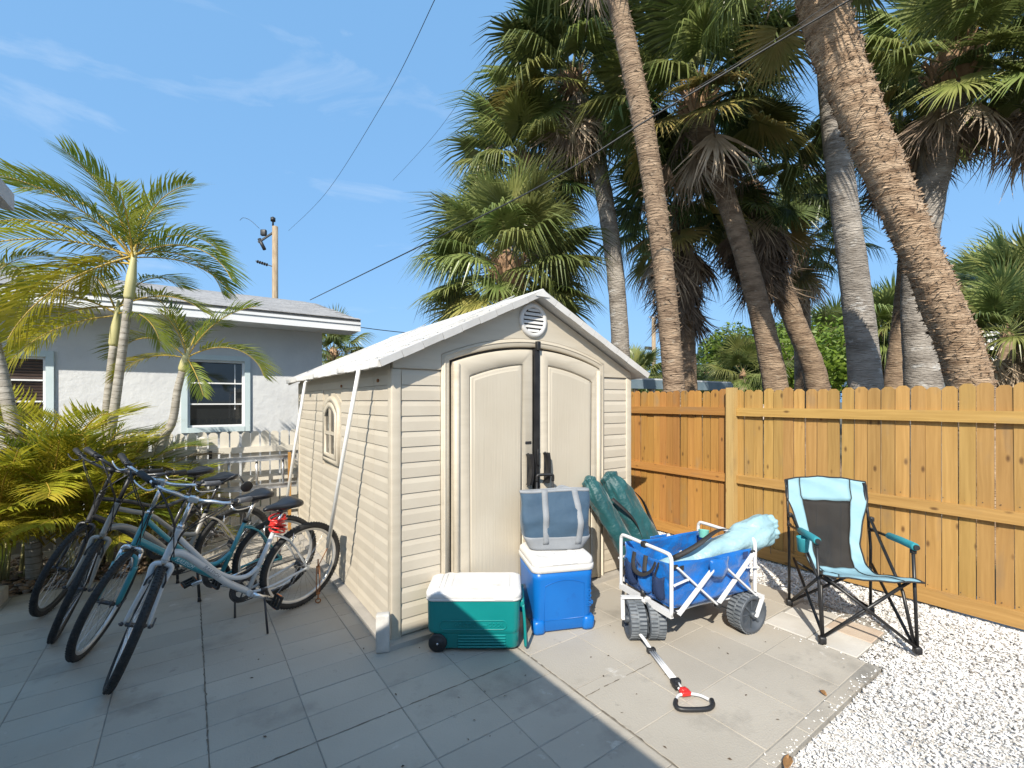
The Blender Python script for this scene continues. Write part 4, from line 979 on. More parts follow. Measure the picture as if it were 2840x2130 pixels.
b3 = bicycle(G(149, 1776), (.31, 4.92, 0), C3)
b4 = bicycle(G(128, 1700), (.22, 5.52, 0), C4)

# things hung on the bicycles
def world_of(root, M4, p): 
    bpy.context.view_layer.update(); return root.matrix_world @ M4 @ p
p = world_of(b1, C1['P'], C1['st_top'].lerp(C1['sp'], .35))
q = MB(); pts = []
for k in range(120):
    a = k / 120 * 2 * math.pi * 6.5; pts.append(V(math.cos(a) * (.052 + .008 * math.sin(k * .21)), math.sin(a) * (.045 + .008 * math.cos(k * .13)), .045 - k / 120 * .12 + .012 * math.sin(a + k * .05)))
q.tube(pts, .0062, 8); q.tube([pts[0], V(0, 0, .07), V(-.03, .01, .05)], .0062, 8); q.tube([pts[-1], V(.02, -.02, -.075), V(-.02, -.01, -.06)], .0062, 8)
lk = q.build('cable_lock', m_redp); lk.location = p; tag(lk, 'red coiled cable lock hanging under the saddle of the white bicycle', 'lock')
bc2 = C2['bc']; s = 1
e1 = bc2 + V(-.118, s * .315, C2['rise'] - .009)
q = MB(); q.cyl(e1, e1 + V(-.016, s * .018, 0), .013, 12); q.tube([e1 + V(-.014, s * .016, 0), e1 + V(-.03, s * .05, .05), e1 + V(-.035, s * .085, .085)], .0065, 8); q.tube([e1 + V(-.035, s * .085, .085), e1 + V(-.03, s * .13, .05), e1 + V(-.02, s * .165, .025)], .006, 8)
q.lathe([(.0005, -.012), (.030, -.010), (.041, -.002), (.042, .006), (.039, .008), (.0005, .007)], 28, e1 + V(-.02, s * .17, .02), V(.75, .55, .15)); q.build('mirror', m_black, b2, C2['F'])
# ------------------------------------------------------------------ coolers
def rrect(w, d, r, n=5):
    out = []
    for cx, cy, a0 in ((w/2 - r, d/2 - r, 0), (-w/2 + r, d/2 - r, 90), (-w/2 + r, -d/2 + r, 180), (w/2 - r, -d/2 + r, 270)):
        for k in range(n + 1):
            a = math.radians(a0 + 90 * k / n); out.append((cx + r * math.cos(a), cy + r * math.sin(a)))
    return out
def stack(levels, n=5):      # levels: (w, d, r, z, [ox, oy])
    return [[V(x + (l[4] if len(l) > 4 else 0), y + (l[5] if len(l) > 5 else 0), l[3]) for x, y in rrect(l[0], l[1], l[2], n)] for l in levels]
m_cteal = mat('teal_cooler_plastic', (.003, .185, .180), (.005, .21, .203), .35, 4, .12, 60, bdist=.002, spots=[((.004, .125, .122), 5, .62, .75)])
m_cblue = mat('blue_cooler_plastic', (.003, .112, .40), (.004, .128, .44), .35, 4, .1, 60, bdist=.002, spots=[((.006, .07, .29), 6, .62, .75)])
m_cwht = mat('white_cooler_lid', (.60, .59, .575), (.66, .65, .635), .42, 6, .1, 70, bdist=.002, spots=[((.47, .455, .42), 7, .60, .74)])
m_cwhd = mat('scuffed_white_plastic', (.56, .55, .53), (.63, .62, .60), .5, 6, .1, 70, bdist=.002, spots=[((.42, .40, .37), 16, .60, .70)])
# teal wheeled cooler
ac = math.radians(-35)
gc = thing('cooler', 'teal wheeled cooler with flat white lid, half in shadow', 'cooler', (1.625, 2.745, 0), ac)
W1, D1 = .615, .355
q = MB(); q.loft(stack([(W1 * .84, D1 * .84, .04, .015, .03), (W1 * .87, D1 * .90, .045, .03, .03), (W1 * .895, D1 * .94, .05, .118, .025), (W1 * .905, D1 * .95, .05, .122, .02), (W1 * .97, D1 * .975, .05, .128), (W1 * .99, D1 * .99, .05, .15), (W1, D1, .05, .335), (W1, D1, .05, .345)])); q.build('body', m_cteal, gc)
for k in range(5):      # stepped ribs at the foot
    q = MB(); q.rbox((.055, -D1 * .468, .034 + .0185 * k), (.315 - .0 * k, .012, .011), .004); q.build('rib', m_cteal, gc)
q = MB(); yf = -D1 / 2 - .000
q.loft([[V(x * 1.0, yf + .003, .183 + z) for x, z in rrect(.44, .062, .028, 6)], [V(x, yf - .0035, .183 + z) for x, z in rrect(.44, .062, .028, 6)], [V(x, yf - .0035, .183 + z) for x, z in rrect(.432, .054, .024, 6)], [V(x, yf + .003, .183 + z) for x, z in rrect(.432, .054, .024, 6)]], cap=False); q.build('badge_rim', m_cteal, gc)
text_mesh('WHEELIE', .036, .0028, basis(V(-.055, yf - .001, .182), X_, Z_, -Y_), 'lettering', m_cteal, gc, .15, 1.0, .0008)
q = MB(); q.box((.07, yf - .001, .181), (.045, .005, .006)); q.build('badge_dash', m_cteal, gc)
text_mesh('COOL', .036, .0028, basis(V(.145, yf - .001, .182), X_, Z_, -Y_), 'lettering', m_cteal, gc, .15, 1.0, .0008)
q = MB(); q.loft(stack([(W1 + .004, D1 + .004, .05, .338), (W1 + .016, D1 + .014, .055, .341), (W1 + .018, D1 + .016, .055, .352), (W1 + .014, D1 + .012, .055, .356), (W1 + .016, D1 + .014, .055, .358), (W1 + .018, D1 + .016, .056, .384), (W1 + .008, D1 + .006, .056, .396), (W1 - .03, D1 - .03, .05, .402), (W1 - .05, D1 - .05, .045, .402)], 6)); lid = q.build('lid', m_cwht, gc)
q = MB(); q.loft(stack([(.40, .225, .02, .400, .04), (.40, .225, .02, .405, .04), (.385, .21, .016, .405, .04), (.383, .208, .016, .4022, .04)], 4), cap=True); q.build('lid_panel', m_cwht, lid)
for x in (-.235, -.205): 
    q = MB(); q.rbox((x, .0, .403), (.007, .26, .005), .002); q.build('lid_groove', m_cwhd, lid)
q = MB(); q.rbox((.20, -D1 / 2 - .006, .353), (.12, .008, .012), .003); q.build('lid_tab', m_cwht, lid)
for s in (-1, 1):       # wheels at the left end
    q = MB(); c_ = V(-.235, s * .155, .062); q.lathe([(.001, -.03), (.03, -.03), (.034, -.024), (.052, -.024), (.060, -.019), (.062, 0), (.060, .019), (.052, .024), (.034, .024), (.03, .03), (.001, .03)], 32, c_, Y_); wv = q.build('wheel', m_black, gc)
    q = MB(); q.lathe([(.0005, -.033), (.006, -.033), (.007, -.03)], 12, c_, Y_ ); q.build('hub_cap', m_steel, wv)
# swing handle at the right end
q = MB(); q.rbox((W1 / 2 + .014, -.0, .30), (.03, D1 * .72, .05), .01); q.tube(catmull([(W1 / 2 + .02, -D1 * .46, .31), (W1 / 2 + .03, -D1 * .475, .20), (W1 / 2 + .035, -D1 * .47, .08), (W1 / 2 + .036, -D1 * .42, .035), (W1 / 2 + .036, 0, .028), (W1 / 2 + .036, D1 * .42, .035), (W1 / 2 + .035, D1 * .47, .08), (W1 / 2 + .03, D1 * .475, .2), (W1 / 2 + .02, D1 * .46, .31)], 5), .0125, 10, flat=.8); q.build('tow_handle', m_cteal, gc)

# blue cube cooler
ab = math.radians(-22)
bcx = thing('cooler', 'tall blue cube cooler with white lid carrying the tote bag', 'cooler', (2.278, 2.665, 0), ab)
W2 = .455
q = MB(); q.loft(stack([(W2 * .90, W2 * .90, .045, .008), (W2 * .93, W2 * .93, .05, .02), (W2 * .945, W2 * .945, .05, .10), (W2 * .985, W2 * .985, .055, .38), (W2, W2, .055, .435)], 6)); q.build('body', m_cblue, bcx)
for sx in (-1, 1):
    for sy in (-1, 1):
        q = MB(); q.loft(stack([(.085, .085, .03, .0, sx * .184, sy * .184), (.093, .093, .033, .02, sx * .186, sy * .186), (.093, .093, .033, .082, sx * .188, sy * .188), (.070, .070, .03, .098, sx * .186, sy * .186)], 5)); q.build('foot', m_cblue, bcx)
q = MB(); n = 14     # raised arched front panel
pts = [(-.15, .09), (.15, .09)] + [(.15 - .30 * k / n, .375 - .035 * ((.15 - .30 * k / n) / .15) ** 2) for k in range(n + 1)]
P_ = lambda s, y0: [V(u * s, y0 + .016 * (.43 - w_) / .43, .235 + (w_ - .235) * s) for u, w_ in pts]
q.loft([P_(1, -W2 / 2 + .004), P_(1, -W2 / 2 - .0035), P_(.985, -W2 / 2 - .0035), P_(.98, -W2 / 2 + .004)], cap=False); q.build('front_panel', m_cblue, bcx)
text_mesh('igloo', .062, .0016, basis(V(.185, -W2 * .482, .23), -Z_ * -1, -X_, -Y_), 'lettering', m_cblue, bcx, 0, 1.05, .001)
q = MB(); q.loft(stack([(W2 + .004, W2 + .004, .055, .432), (W2 + .018, W2 + .018, .06, .437), (W2 + .018, W2 + .018, .06, .472), (W2 + .008, W2 + .008, .06, .476)], 6)); q.build('collar', m_cwhd, bcx)
q = MB(); q.loft(stack([(W2 + .006, W2 + .006, .06, .476), (W2 + .012, W2 + .012, .06, .480), (W2 + .004, W2 + .004, .065, .512), (W2 - .03, W2 - .03, .06, .530), (W2 - .06, W2 - .06, .05, .534), (W2 - .09, W2 - .09, .05, .532)], 6)); lid = q.build('lid', m_cwht, bcx)
for x in (-.085, .085):
    q = MB(); q.lathe([(.030, .0), (.036, .004), (.040, .002), (.042, -.002)], 24, V(x, -.115, .5335), Z_); q.build('cup_ring', m_cwht, lid)
q = MB(); q.rbox((0, -W2 / 2 - .004, .492), (.19, .012, .012), .004); q.build('lid_lip', m_cwht, lid)
# telescoping pull handle at the back
q = MB()
for s in (-1, 1): q.cyl((s * .068, W2 / 2 + .022, .10), (s * .068, W2 / 2 + .022, 1.035), .0085, 10)
q.tube(catmull([(-.068, W2 / 2 + .022, 1.0), (-.066, W2 / 2 + .022, 1.045), (-.03, W2 / 2 + .022, 1.052), (.03, W2 / 2 + .022, 1.052), (.066, W2 / 2 + .022, 1.045), (.068, W2 / 2 + .022, 1.0)], 5), .012, 10)
q.rbox((0, W2 / 2 + .015, .30), (.2, .03, .3), .01); q.build('pull_handle', m_black, bcx)

# ------------------------------------------------------------------ tote bag
m_navy = mat('slate_blue_canvas', (.026, .060, .104), (.038, .078, .126), .78, 5, .5, 18, bdist=.012, sheen=.1, spots=[((.055, .10, .155), 4, .6, .75)])
m_gry = mat('grey_canvas', (.20, .215, .235), (.25, .265, .285), .78, 8, .3, 120, bdist=.003)
at = math.radians(-29)
tote = thing('tote_bag', 'slate blue canvas tote bag with two grey straps standing on the blue cooler', 'tote bag', (2.30, 2.69, .535), at)
def tote_ring(z, k=1.0, n=48, hump=0):
    t = z / .44; w = (.40 + .105 * min(1, t / .2) + .04 * max(0, t - .2)) * k; d = (.20 + .035 * math.sin(t * 2.6)) * k * (1 - 1.45 * max(0, t - .5)); out = []
    for i in range(n):
        a = 2 * math.pi * i / n; cx, cy = math.cos(a), math.sin(a); ex = .42
        x = w / 2 * math.copysign(abs(cx) ** ex, cx); y = d / 2 * math.copysign(abs(cy) ** ex, cy)
        wr = (.007 * math.sin(x * 31 + z * 17) + .005 * math.sin(x * 13 - z * 41 + 1.3)) * (.25 + math.sin(t * 3.1) * .9)
        out.append(V(x + .006 * math.sin(z * 23 + y * 9), y * (1 + .04 * math.sin(x * 9)) - wr * (1 if cy < 0 else -1) * (abs(cy) > .2), z + (.006 * math.sin(x * 9 + .5) if t > .9 else 0)))
    return out
q = MB(); q.loft([tote_ring(z) for z in [.098 + k * .0172 for k in range(20)]], cap=False); q.build('body', m_navy, tote)
q = MB(); q.loft([tote_ring(.002, .93), tote_ring(.004, .97)] + [tote_ring(.012 + k * .0112, 1.012) for k in range(9)], cap=True); q.build('base_panel', m_gry, tote)
q = MB(); q.loft([tote_ring(.422, 1.012), tote_ring(.432, 1.014), tote_ring(.44, 1.0), tote_ring(.441, .985)], cap=True); q.build('top_binding', m_gry, tote)
for x0, x1 in ((-.085, -.09), (.155, .165)):
    for sy in (-1, 1):
        g_ = []
        for k in range(17):
            t = k / 16; z = .045 + .395 * t; xx = x0 + (x1 - x0) * math.sin(t * 3.1) * (.5 if sy < 0 else .3) + (.012 * math.sin(t * 4) if x0 > 0 else 0)
            rg = tote_ring(min(z, .44), 1.015); best = min((p for p in rg if p.y * sy > .02), key=lambda p: abs(p.x - xx))
            g_.append([V(xx - .023, best.y + sy * .003, z), V(xx, best.y + sy * .0035, z), V(xx + .023, best.y + sy * .003, z)])
        q = MB(); q.sheet(g_, .003 * -sy); q.build('strap', m_gry, tote)
q = MB(); q.tube(catmull([(.02, .03, .436), (.06, .036, .452), (.12, .03, .436)], 5), .012, 8, flat=.2, up=Y_); q.build('strap_loop', m_gry, tote)

# ------------------------------------------------------------------ folded-chair carry bags
m_gbag = mat('green_nylon', (.004, .052, .058), (.006, .074, .080), .52, 5, .8, 9, bdist=.035, sheen=.2)
m_lbag = mat('pale_aqua_nylon', (.24, .39, .44), (.29, .44, .485), .45, 5, .8, 9, bdist=.035)
m_web = mat('black_webbing', (.014, .013, .013), (.024, .022, .021), .7, 90)
def carry_bag(a, b, r0, r1, m, label, name='chair_bag', seed=1, strap_side=V(0, -1, 0), group=None, strap=(.28, .78), cord=True, slack=1.0):
    """a = closed bottom end, b = gathered top end"""
    a, b = Vector(a), Vector(b); r = random.Random(seed); e = b - a; L_ = e.length; d = e.normalized(); x, y, z = frame(d, V(.2, .3, 1))
    t = thing(name, label, 'chair bag', a, 0, group); I4 = Matrix.Translation(-a)
    prof = [(0, .05), (0, .75), (.015, .93), (.05, 1.0), (.25, 1.0), (.5, 1.02), (.7, .98), (.82, 1.03), (.90, .92), (.945, .78), (.965, .62), (.985, .66), (1.0, .64), (1.01, .42), (1.0, .05)]
    fine = []
    for i in range(len(prof) - 1):
        k = 5 if prof[i + 1][0] - prof[i][0] > .1 else 2
        for j in range(k): f = j / k; fine.append((prof[i][0] + (prof[i + 1][0] - prof[i][0]) * f, prof[i][1] + (prof[i + 1][1] - prof[i][1]) * f))
    fine.append(prof[-1]); rings = []; ph = [r.uniform(0, 6) for _ in range(6)]
    for u, k in fine:
        rad = (r0 + (r1 - r0) * u) * k; ring_ = []
        gather = max(0, (u - .72) / .28)
        for i in range(40):
            th = 2 * math.pi * i / 40
            w = 1 + slack * (.075 * math.sin(2 * th + ph[0] + u * 3) + .05 * math.sin(3 * th + ph[1] - u * 9) + .035 * math.sin(5 * th + ph[2] + u * 21) + .02 * math.sin(7 * th + ph[4] - u * 33)) + gather * .10 * math.sin(11 * th + ph[3]) + .03 * math.sin(u * 26 + 2 * th + ph[5]) * slack
            ring_.append(a + d * (L_ * u + .012 * math.sin(th * 2 + u * 9)) + (x * math.cos(th) + y * math.sin(th)) * rad * w + V(0, 0, -.02 * math.sin(u * 3.14)))
        rings.append(ring_)
    q = MB(); q.loft(rings, cap=False); q.build('sack', m, t, I4)
    s = (strap_side - d * strap_side.dot(d)).normalized(); side = d.cross(s)
    g_ = []; n = 18; r_at = lambda u: r0 + (r1 - r0) * u
    for k in range(n + 1):
        f = k / n; u = strap[0] + (strap[1] - strap[0]) * f
        h = r_at(u) * 1.06 + .012 + .055 * math.sin(f * math.pi) * slack
        c_ = a + d * (L_ * u) + s * h + side * (.03 * math.sin(f * 5)); tw = side * math.cos(f * 1.2 - .5) + s * math.sin(f * 1.2 - .5)
        g_.append([c_ - tw * .018, c_ + tw * .018])
    q = MB(); q.sheet(g_, .003); q.build('strap', m_web, t, I4)
    q = MB(); c_ = a + d * (L_ * .965); q.torus(c_, r1 * .46, .004, d, 24, 6); 
    if cord:
        q.tube(catmull([c_ + s * r1 * .5, c_ + s * (r1 * .9) + V(0, 0, -.06), c_ + s * r1 * .8 + V(0, 0, -.17), c_ + s * r1 * .7 + V(.01, 0, -.26)], 5), .0022, 5); q.rbox(c_ + s * r1 * .6 + V(0, 0, -.01), (.02, .016, .022), .005)
    q.build('drawcord', m_black, t, I4)
    return t
BG = 'green chair bags leaning on the shed'
carry_bag((3.27, 2.53, .012), (2.885, 2.925, .965), .088, .09, m_gbag, 'slimmer dark green chair bag leaning on the shed, next to the tote bag', seed=3, strap_side=V(.6, -.8, .1), group=BG, cord=False, slack=1.2)
carry_bag((3.50, 2.46, .012), (3.10, 2.89, .985), .115, .115, m_gbag, 'fuller dark green chair bag leaning on the shed, nearer the wagon', seed=11, strap_side=V(.95, .15, .45), group=BG, strap=(.35, .8), cord=False, slack=1.5)

# ------------------------------------------------------------------ folding wagon
m_wfab = mat('royal_blue_fabric', (.002, .100, .37), (.004, .125, .43), .38, 4, .8, 8, bdist=.045, sheen=.15)
m_wpipe = mat('white_powder_coat', (.58, .58, .58), (.64, .64, .64), .35, 5)
m_wheel = mat('slate_wheel_plastic', (.045, .055, .068), (.07, .08, .095), .5, 12, .3, 70, bdist=.003)
m_tread = mat('dusty_tread', (.10, .115, .13), (.17, .185, .20), .65, 16, .3, 90, bdist=.003)
m_mesh = mat('dark_mesh', (.012, .03, .09), None, .8, alpha=.75)
aw = math.radians(169)
WG = thing('wagon', 'folding beach wagon with royal blue basket, white frame and fat grey wheels', 'wagon', (3.01, 2.026, 0), aw)
LX, LY, ZB, ZT = .392, .262, .285, .60       # half length, half width, basket bottom and rim (x forward)
corn = {}
def wsheet(pa, pb, pc, pd, nu, nv, bulge, nrm, seed):        # pa..pd corners: bottom a,b  top d,c
    r = random.Random(seed); p1, p2, p3 = r.uniform(0, 6), r.uniform(0, 6), r.uniform(0, 6); g_ = []
    for i in range(nu + 1):
        u = i / nu; row = []
        for j in range(nv + 1):
            v = j / nv; p = pa.lerp(pb, u).lerp(pd.lerp(pc, u), v)
            w = bulge * math.sin(u * math.pi) ** .7 * math.sin(v * 2.6 + .2) + .010 * math.sin(u * 19 + v * 7 + p1) * math.sin(v * 3.14) + .008 * math.sin(u * 9 - v * 13 + p2) + .006 * math.sin((u + v) * 27 + p3) * math.sin(v * 2.8)
            row.append(p + nrm * w - V(0, 0, .010 * math.sin(u * math.pi) * v))
        g_.append(row)
    return g_
c = lambda x, y, z: V(x, y, z)
bx_, by_ = LX - .025, LY - .022
for (A, B_, nrm, sd, lab) in ((c(bx_, by_, 0), c(-bx_, by_, 0), V(0, 1, 0), 1, 'side'), (c(-bx_, -by_, 0), c(bx_, -by_, 0), V(0, -1, 0), 2, 'side'), (c(bx_, -by_, 0), c(bx_, by_, 0), V(1, 0, 0), 3, 'end'), (c(-bx_, by_, 0), c(-bx_, -by_, 0), V(-1, 0, 0), 4, 'end')):
    q = MB(); zb, zt = ZB, (ZT - .012 if lab == 'side' else ZT - .03)
    q.sheet(wsheet(A + V(0, 0, zb), B_ + V(0, 0, zb), B_ + V(0, 0, zt), A + V(0, 0, zt), 28, 12, .014, nrm, sd), .004); q.build('basket_' + lab, m_wfab, WG)
q = MB(); g_ = [[V(-bx_ + 2 * bx_ * i / 14, -by_ + 2 * by_ * j / 10, ZB - .004 - .02 * math.sin(i / 14 * 3.14) * math.sin(j / 10 * 3.14)) for j in range(11)] for i in range(15)]; q.sheet(g_, .006); q.build('basket_floor', m_wfab, WG)
# slumped lining inside the far side
q = MB(); g_ = wsheet(c(.30, by_ - .02, ZB + .02), c(-.10, by_ - .02, ZB + .02), c(-.16, by_ - .012, ZT - .05), c(.20, by_ - .012, ZT - .03), 14, 10, -.06, V(0, 1, 0), 9); q.sheet(g_, .003); q.build('lining', m_wfab, WG)
# end hoops (rounded white pipe), posts and corner joints
for sx in (1, -1):
    X0 = sx * LX; hz = ZT + .045 if sx > 0 else ZT + .055; q = MB()
    q.tube(catmull([(X0, -LY, .245), (X0, -LY, .45), (X0, -LY, hz - .05), (X0, -LY + .012, hz - .012), (X0, -LY + .05, hz), (X0, 0, hz), (X0, LY - .05, hz), (X0, LY - .012, hz - .012), (X0, LY, hz - .05), (X0, LY, .45), (X0, LY, .245)], 5), .0132, 10); q.build('end_hoop', m_wpipe, WG)
    q = MB(); q.bar((X0, -LY - .006, .252), (X0, LY + .006, .252), .026, .040); q.build('cross_beam', m_wpipe, WG)
    for sy in (-1, 1):
        q = MB(); q.rbox((X0 - sx * .028, sy * (LY + .006), ZT - .035), (.035, .018, .026), .005); q.build('joint', m_black, WG); q = MB(); q.cyl((X0 - sx * .02, sy * (LY + .02), .262), (X0 - sx * .02, sy * (LY - .01), .262), .019, 12); q.build('joint', m_black, WG)
# scissor bars on both long sides
for sy in (-1, 1):
    y = sy * (LY + .018)
    for k, (xa, za, xb, zb) in enumerate(((LX - .03, ZT - .035, .0, .255), (LX - .03, .262, .04, ZT - .075), (-LX + .03, ZT - .035, .0, .255), (-LX + .03, .262, -.04, ZT - .075))):
        yy_ = y + (.012 if k % 2 else -.001) * sy
        q = MB(); q.bar((xa, yy_, za), (xb, yy_, zb), .012, .029, up=Y_); q.build('scissor_bar', m_wpipe, WG)
    for sx in (-1, 1):
        q = MB(); q.bar((sx * (LX), y + sy * .006, .455), (sx * (LX - .115), y + sy * .006, .475), .006, .018, up=Y_); q.cyl((sx * LX, y + sy * .003, .455), (sx * LX, y + sy * .013, .455), .008, 8); q.cyl((sx * (LX - .115), y + sy * .003, .475), (sx * (LX - .115), y + sy * .013, .475), .008, 8); q.build('link', m_wpipe, WG)
    q = MB(); q.cyl((0, y - .012, .255), (0, y + .02, .255), .018, 12); q.build('centre_pivot', m_black, WG)
    q = MB(); q.tube(catmull([(LX - .04, y * .75, .232), (.1, y * .6, .226), (-.1, y * .6, .222), (-LX + .04, y * .75, .232)], 5), .009, 8); q.build('under_bar', m_wpipe, WG)
    # fabric pocket over the middle of the long side
    g_ = []
    for i in range(9):
        u = i / 8; row = []
        for j in range(7):
            v = j / 6; row.append(V(-.085 + .17 * u, y + sy * (.012 + .03 * math.sin(u * 3.14) * math.sin(v * 2.4 + .3) + .004 * math.sin(u * 14 + v * 9)), ZT - .02 - .10 * v - .035 * math.sin(u * 3.14) * v))
        g_.append(row)
    q = MB(); q.sheet(g_, .004); q.build('hinge_cover', m_wfab, WG)
# pockets, straps and patches on the front end
xf = bx_ + .018
for y0, y1, hh in ((-.205, -.075, .16), (-.06, .075, .13), (.09, .205, .15)):
    g_ = [[V(xf + .012 + .035 * math.sin(i / 8 * 3.14) * math.sin(j / 6 * 2.2 + .4) + .004 * math.sin(i * 2.1 + j), y0 + (y1 - y0) * i / 8, .325 + hh * j / 6 + .012 * math.sin(i * .9)) for j in range(7)] for i in range(9)]
    q = MB(); q.sheet(g_, .003); q.build('pocket', m_wfab if y0 < .05 and y0 > -.1 else m_mesh, WG)
for pts in ([(xf + .012, -.10, .56), (xf + .035, -.09, .50), (xf + .06, -.04, .455), (xf + .06, .04, .45), (xf + .04, .10, .49), (xf + .014, .12, .555)], [(xf + .012, .15, .56), (xf + .03, .14, .50), (xf + .03, .13, .44)], [(xf + .012, .02, .57), (xf + .03, .03, .52), (xf + .045, .045, .47)]):
    q = MB(); q.tube(catmull(pts, 5), .016, 8, flat=.2); q.build('webbing', m_web, WG)
q = MB(); q.rbox((LX, .0, ZT + .042), (.04, .045, .04), .008); q.build('hoop_clip', m_black, WG)
for sy in (-1, 1):
    q = MB(); q.rbox((LX - .085, sy * (LY + .004), ZT - .05), (.035, .008, .03), .003); q.build('patch', m_black, WG)
q = MB(); q.box((-LX + .10, LY + .0045, ZT - .04), (.05, .002, .035)); 
q.build('maker_patch', mat('navy_patch', (.01, .035, .13), None, .6), WG)
# wheels
def fat_wheel(cn, ax_, R, w, parent, M4=None, name='wheel'):
    q = MB(); hw = w / 2; cn = Vector(cn)
    q.lathe([(.012, -hw * .6), (R * .72, -hw * .55), (R * .78, -hw * .95), (R * .92, -hw), (R * .955, -hw * .9), (R * .955, hw * .9), (R * .92, hw), (R * .78, hw * .95), (R * .72, hw * .55), (.012, hw * .6)], 40, cn, ax_); wv = q.build(name, m_wheel, parent, M4)
    x, y, z = frame(Vector(ax_)); q = MB()
    for k in range(30):
        for row in (-1, 1):
            a = 2 * math.pi * (k + (.0 if row > 0 else .5)) / 30; e = x * math.cos(a) + y * math.sin(a); t = z.cross(e)
            q.box(cn + e * (R * .97) + z * (row * hw * .47), (R * .075, R * .115, hw * .84), Matrix((e, t, z)).transposed())
    q.lathe([(R * .955, -.005), (R * .985, -.004), (R * .985, .004), (R * .955, .005)], 40, cn, ax_)
    q.build('tread', m_tread, wv, fix=False)
    q = MB()
    for s in (-1, 1):
        for k in range(8):
            a = 2 * math.pi * k / 8; e = x * math.cos(a) + y * math.sin(a); q.bar(cn + z * (s * hw * .62) + e * .02, cn + z * (s * hw * .60) + e * R * .74, .012, .010, up=z)
        q.cyl(cn + z * (s * hw * .3), cn + z * (s * (hw + .012)), .024, 16)
    q.build('hub', m_wheel, wv)
    return wv
RW = .138
for sy in (-1, 1):
    wc = V(-LX + .07, sy * (LY - .012), RW); fat_wheel(wc, Y_, RW, .12, WG)
    q = MB(); yo = wc.y + sy * .078; q.bar((wc.x - .0, yo, RW), (-LX + .005, yo, .262), .010, .026, up=Y_); q.bar((-LX + .005, yo + .004 * sy, .262), (-LX + .02, sy * (LY - .10), .268), .03, .022); q.cyl((wc.x, wc.y, RW), (wc.x, yo + sy * .008, RW), .009, 10); q.build('wheel_arm', m_wpipe, WG)
# swivelled front axle with two close wheels
fcx = V(LX + .012, 0.0, 0); af = math.radians(66)
M_f = Matrix.Translation(fcx) @ Matrix.Rotation(af, 4, 'Z') 
RF = .128
for sy in (-1, 1): fat_wheel((.02, sy * .066, RF), Y_, RF, .115, WG, M_f)
q = MB(); q.box((.0, 0, .255), (.03, .03, .03)); q.bar((0, -.155, .2725), (0, .15, .2725), .036, .014)
for sy in (-1, 1): q.bar((0.0, sy * .146, .272), (.018, sy * .146, RF), .011, .026, up=Y_); q.cyl((.02, sy * .12, RF), (.02, sy * .155, RF), .009, 10)
q.build('front_bracket', m_wpipe, WG, M_f)
q = MB(); q.cyl((0, 0, .268), (0, 0, .33), .019, 12); q.cyl((.02, -.012, RF), (.02, .012, RF), .028, 14); q.build('swivel', m_black, WG, M_f)
# pull handle lying on the pavers (built in world space, then parented)
hA, hB = G(1787, 1772, .03), G(1920, 1930, .022)
IW = WG.matrix_basis.inverted()
dh = (hB - hA); dh.z = 0; dh.normalize(); sh_ = V(-dh.y, dh.x, 0)
def HP(px, py, z=.02): return IW @ G(px, py, z)
q = MB(); q.tube(catmull([IW @ (G(1787, 1772, .09) - dh * .14), HP(1787, 1774, .06), HP(1806, 1803, .022)], 6), .0115, 10)
p0, p1 = G(1806, 1803, .022), G(1874, 1890, .022)
for k in (-1, 0, 1): q.tube([IW @ (p0 + sh_ * (.0145 * k)), IW @ (p1 + sh_ * (.0145 * k))], .0068, 8)
q.tube([IW @ (p1 + sh_ * .012), IW @ G(1893, 1912, .022) + V(0, 0, 0)], .0062, 8); q.tube([IW @ (p1 - sh_ * .012), IW @ (G(1893, 1912, .022) - sh_ * .018)], .0062, 8)
hnd = q.build('pull_bar', m_wpipe, WG)
Rr = Matrix((dh, sh_, Z_)).transposed()
q = MB(); q.rbox(IW @ p0, (.035, .056, .03), .006, R=(IW.to_3x3() @ Rr)); q.build('bar_clamp', m_black, hnd)
q = MB(); q.rbox(IW @ p1, (.035, .056, .03), .006, R=(IW.to_3x3() @ Rr))
q.rbox(IW @ (p1 + dh * .035 - sh_ * .022), (.05, .022, .03), .005, R=(IW.to_3x3() @ Rr)); q.build('bar_clamp', m_black, hnd)
q = MB(); pr = G(1900, 1920, .024); q.rbox(IW @ pr, (.046, .058, .026), .008, R=(IW.to_3x3() @ Rr)); q.rbox(IW @ (pr - dh * .014 + V(0, 0, .008)), (.03, .04, .02), .008, R=(IW.to_3x3() @ Rr)); q.build('red_latch', m_redp, hnd)
gl, gr = G(1877, 1950, .02), G(1972, 1950, .02); gm = (gl + gr) / 2
q = MB(); q.tube([IW @ v for v in catmull([pr + sh_ * -.02 + dh * .012, G(1880, 1930, .022), G(1875, 1945, .022)], 5)], .0078, 10); q.tube([IW @ v for v in catmull([pr + sh_ * .012 + dh * .012, G(1940, 1928, .022), G(1966, 1940, .022)], 5)], .0078, 10); q.build('handle_fork', m_wpipe, hnd)
q = MB(); q.tube([IW @ v for v in catmull([G(1875, 1942, .022), G(1874, 1955, .022), G(1886, 1966, .022), G(1925, 1968, .022), G(1964, 1965, .022), G(1977, 1955, .022), G(1974, 1941, .022)], 6)], .0125, 10); q.build('handle_grip', m_black, hnd)
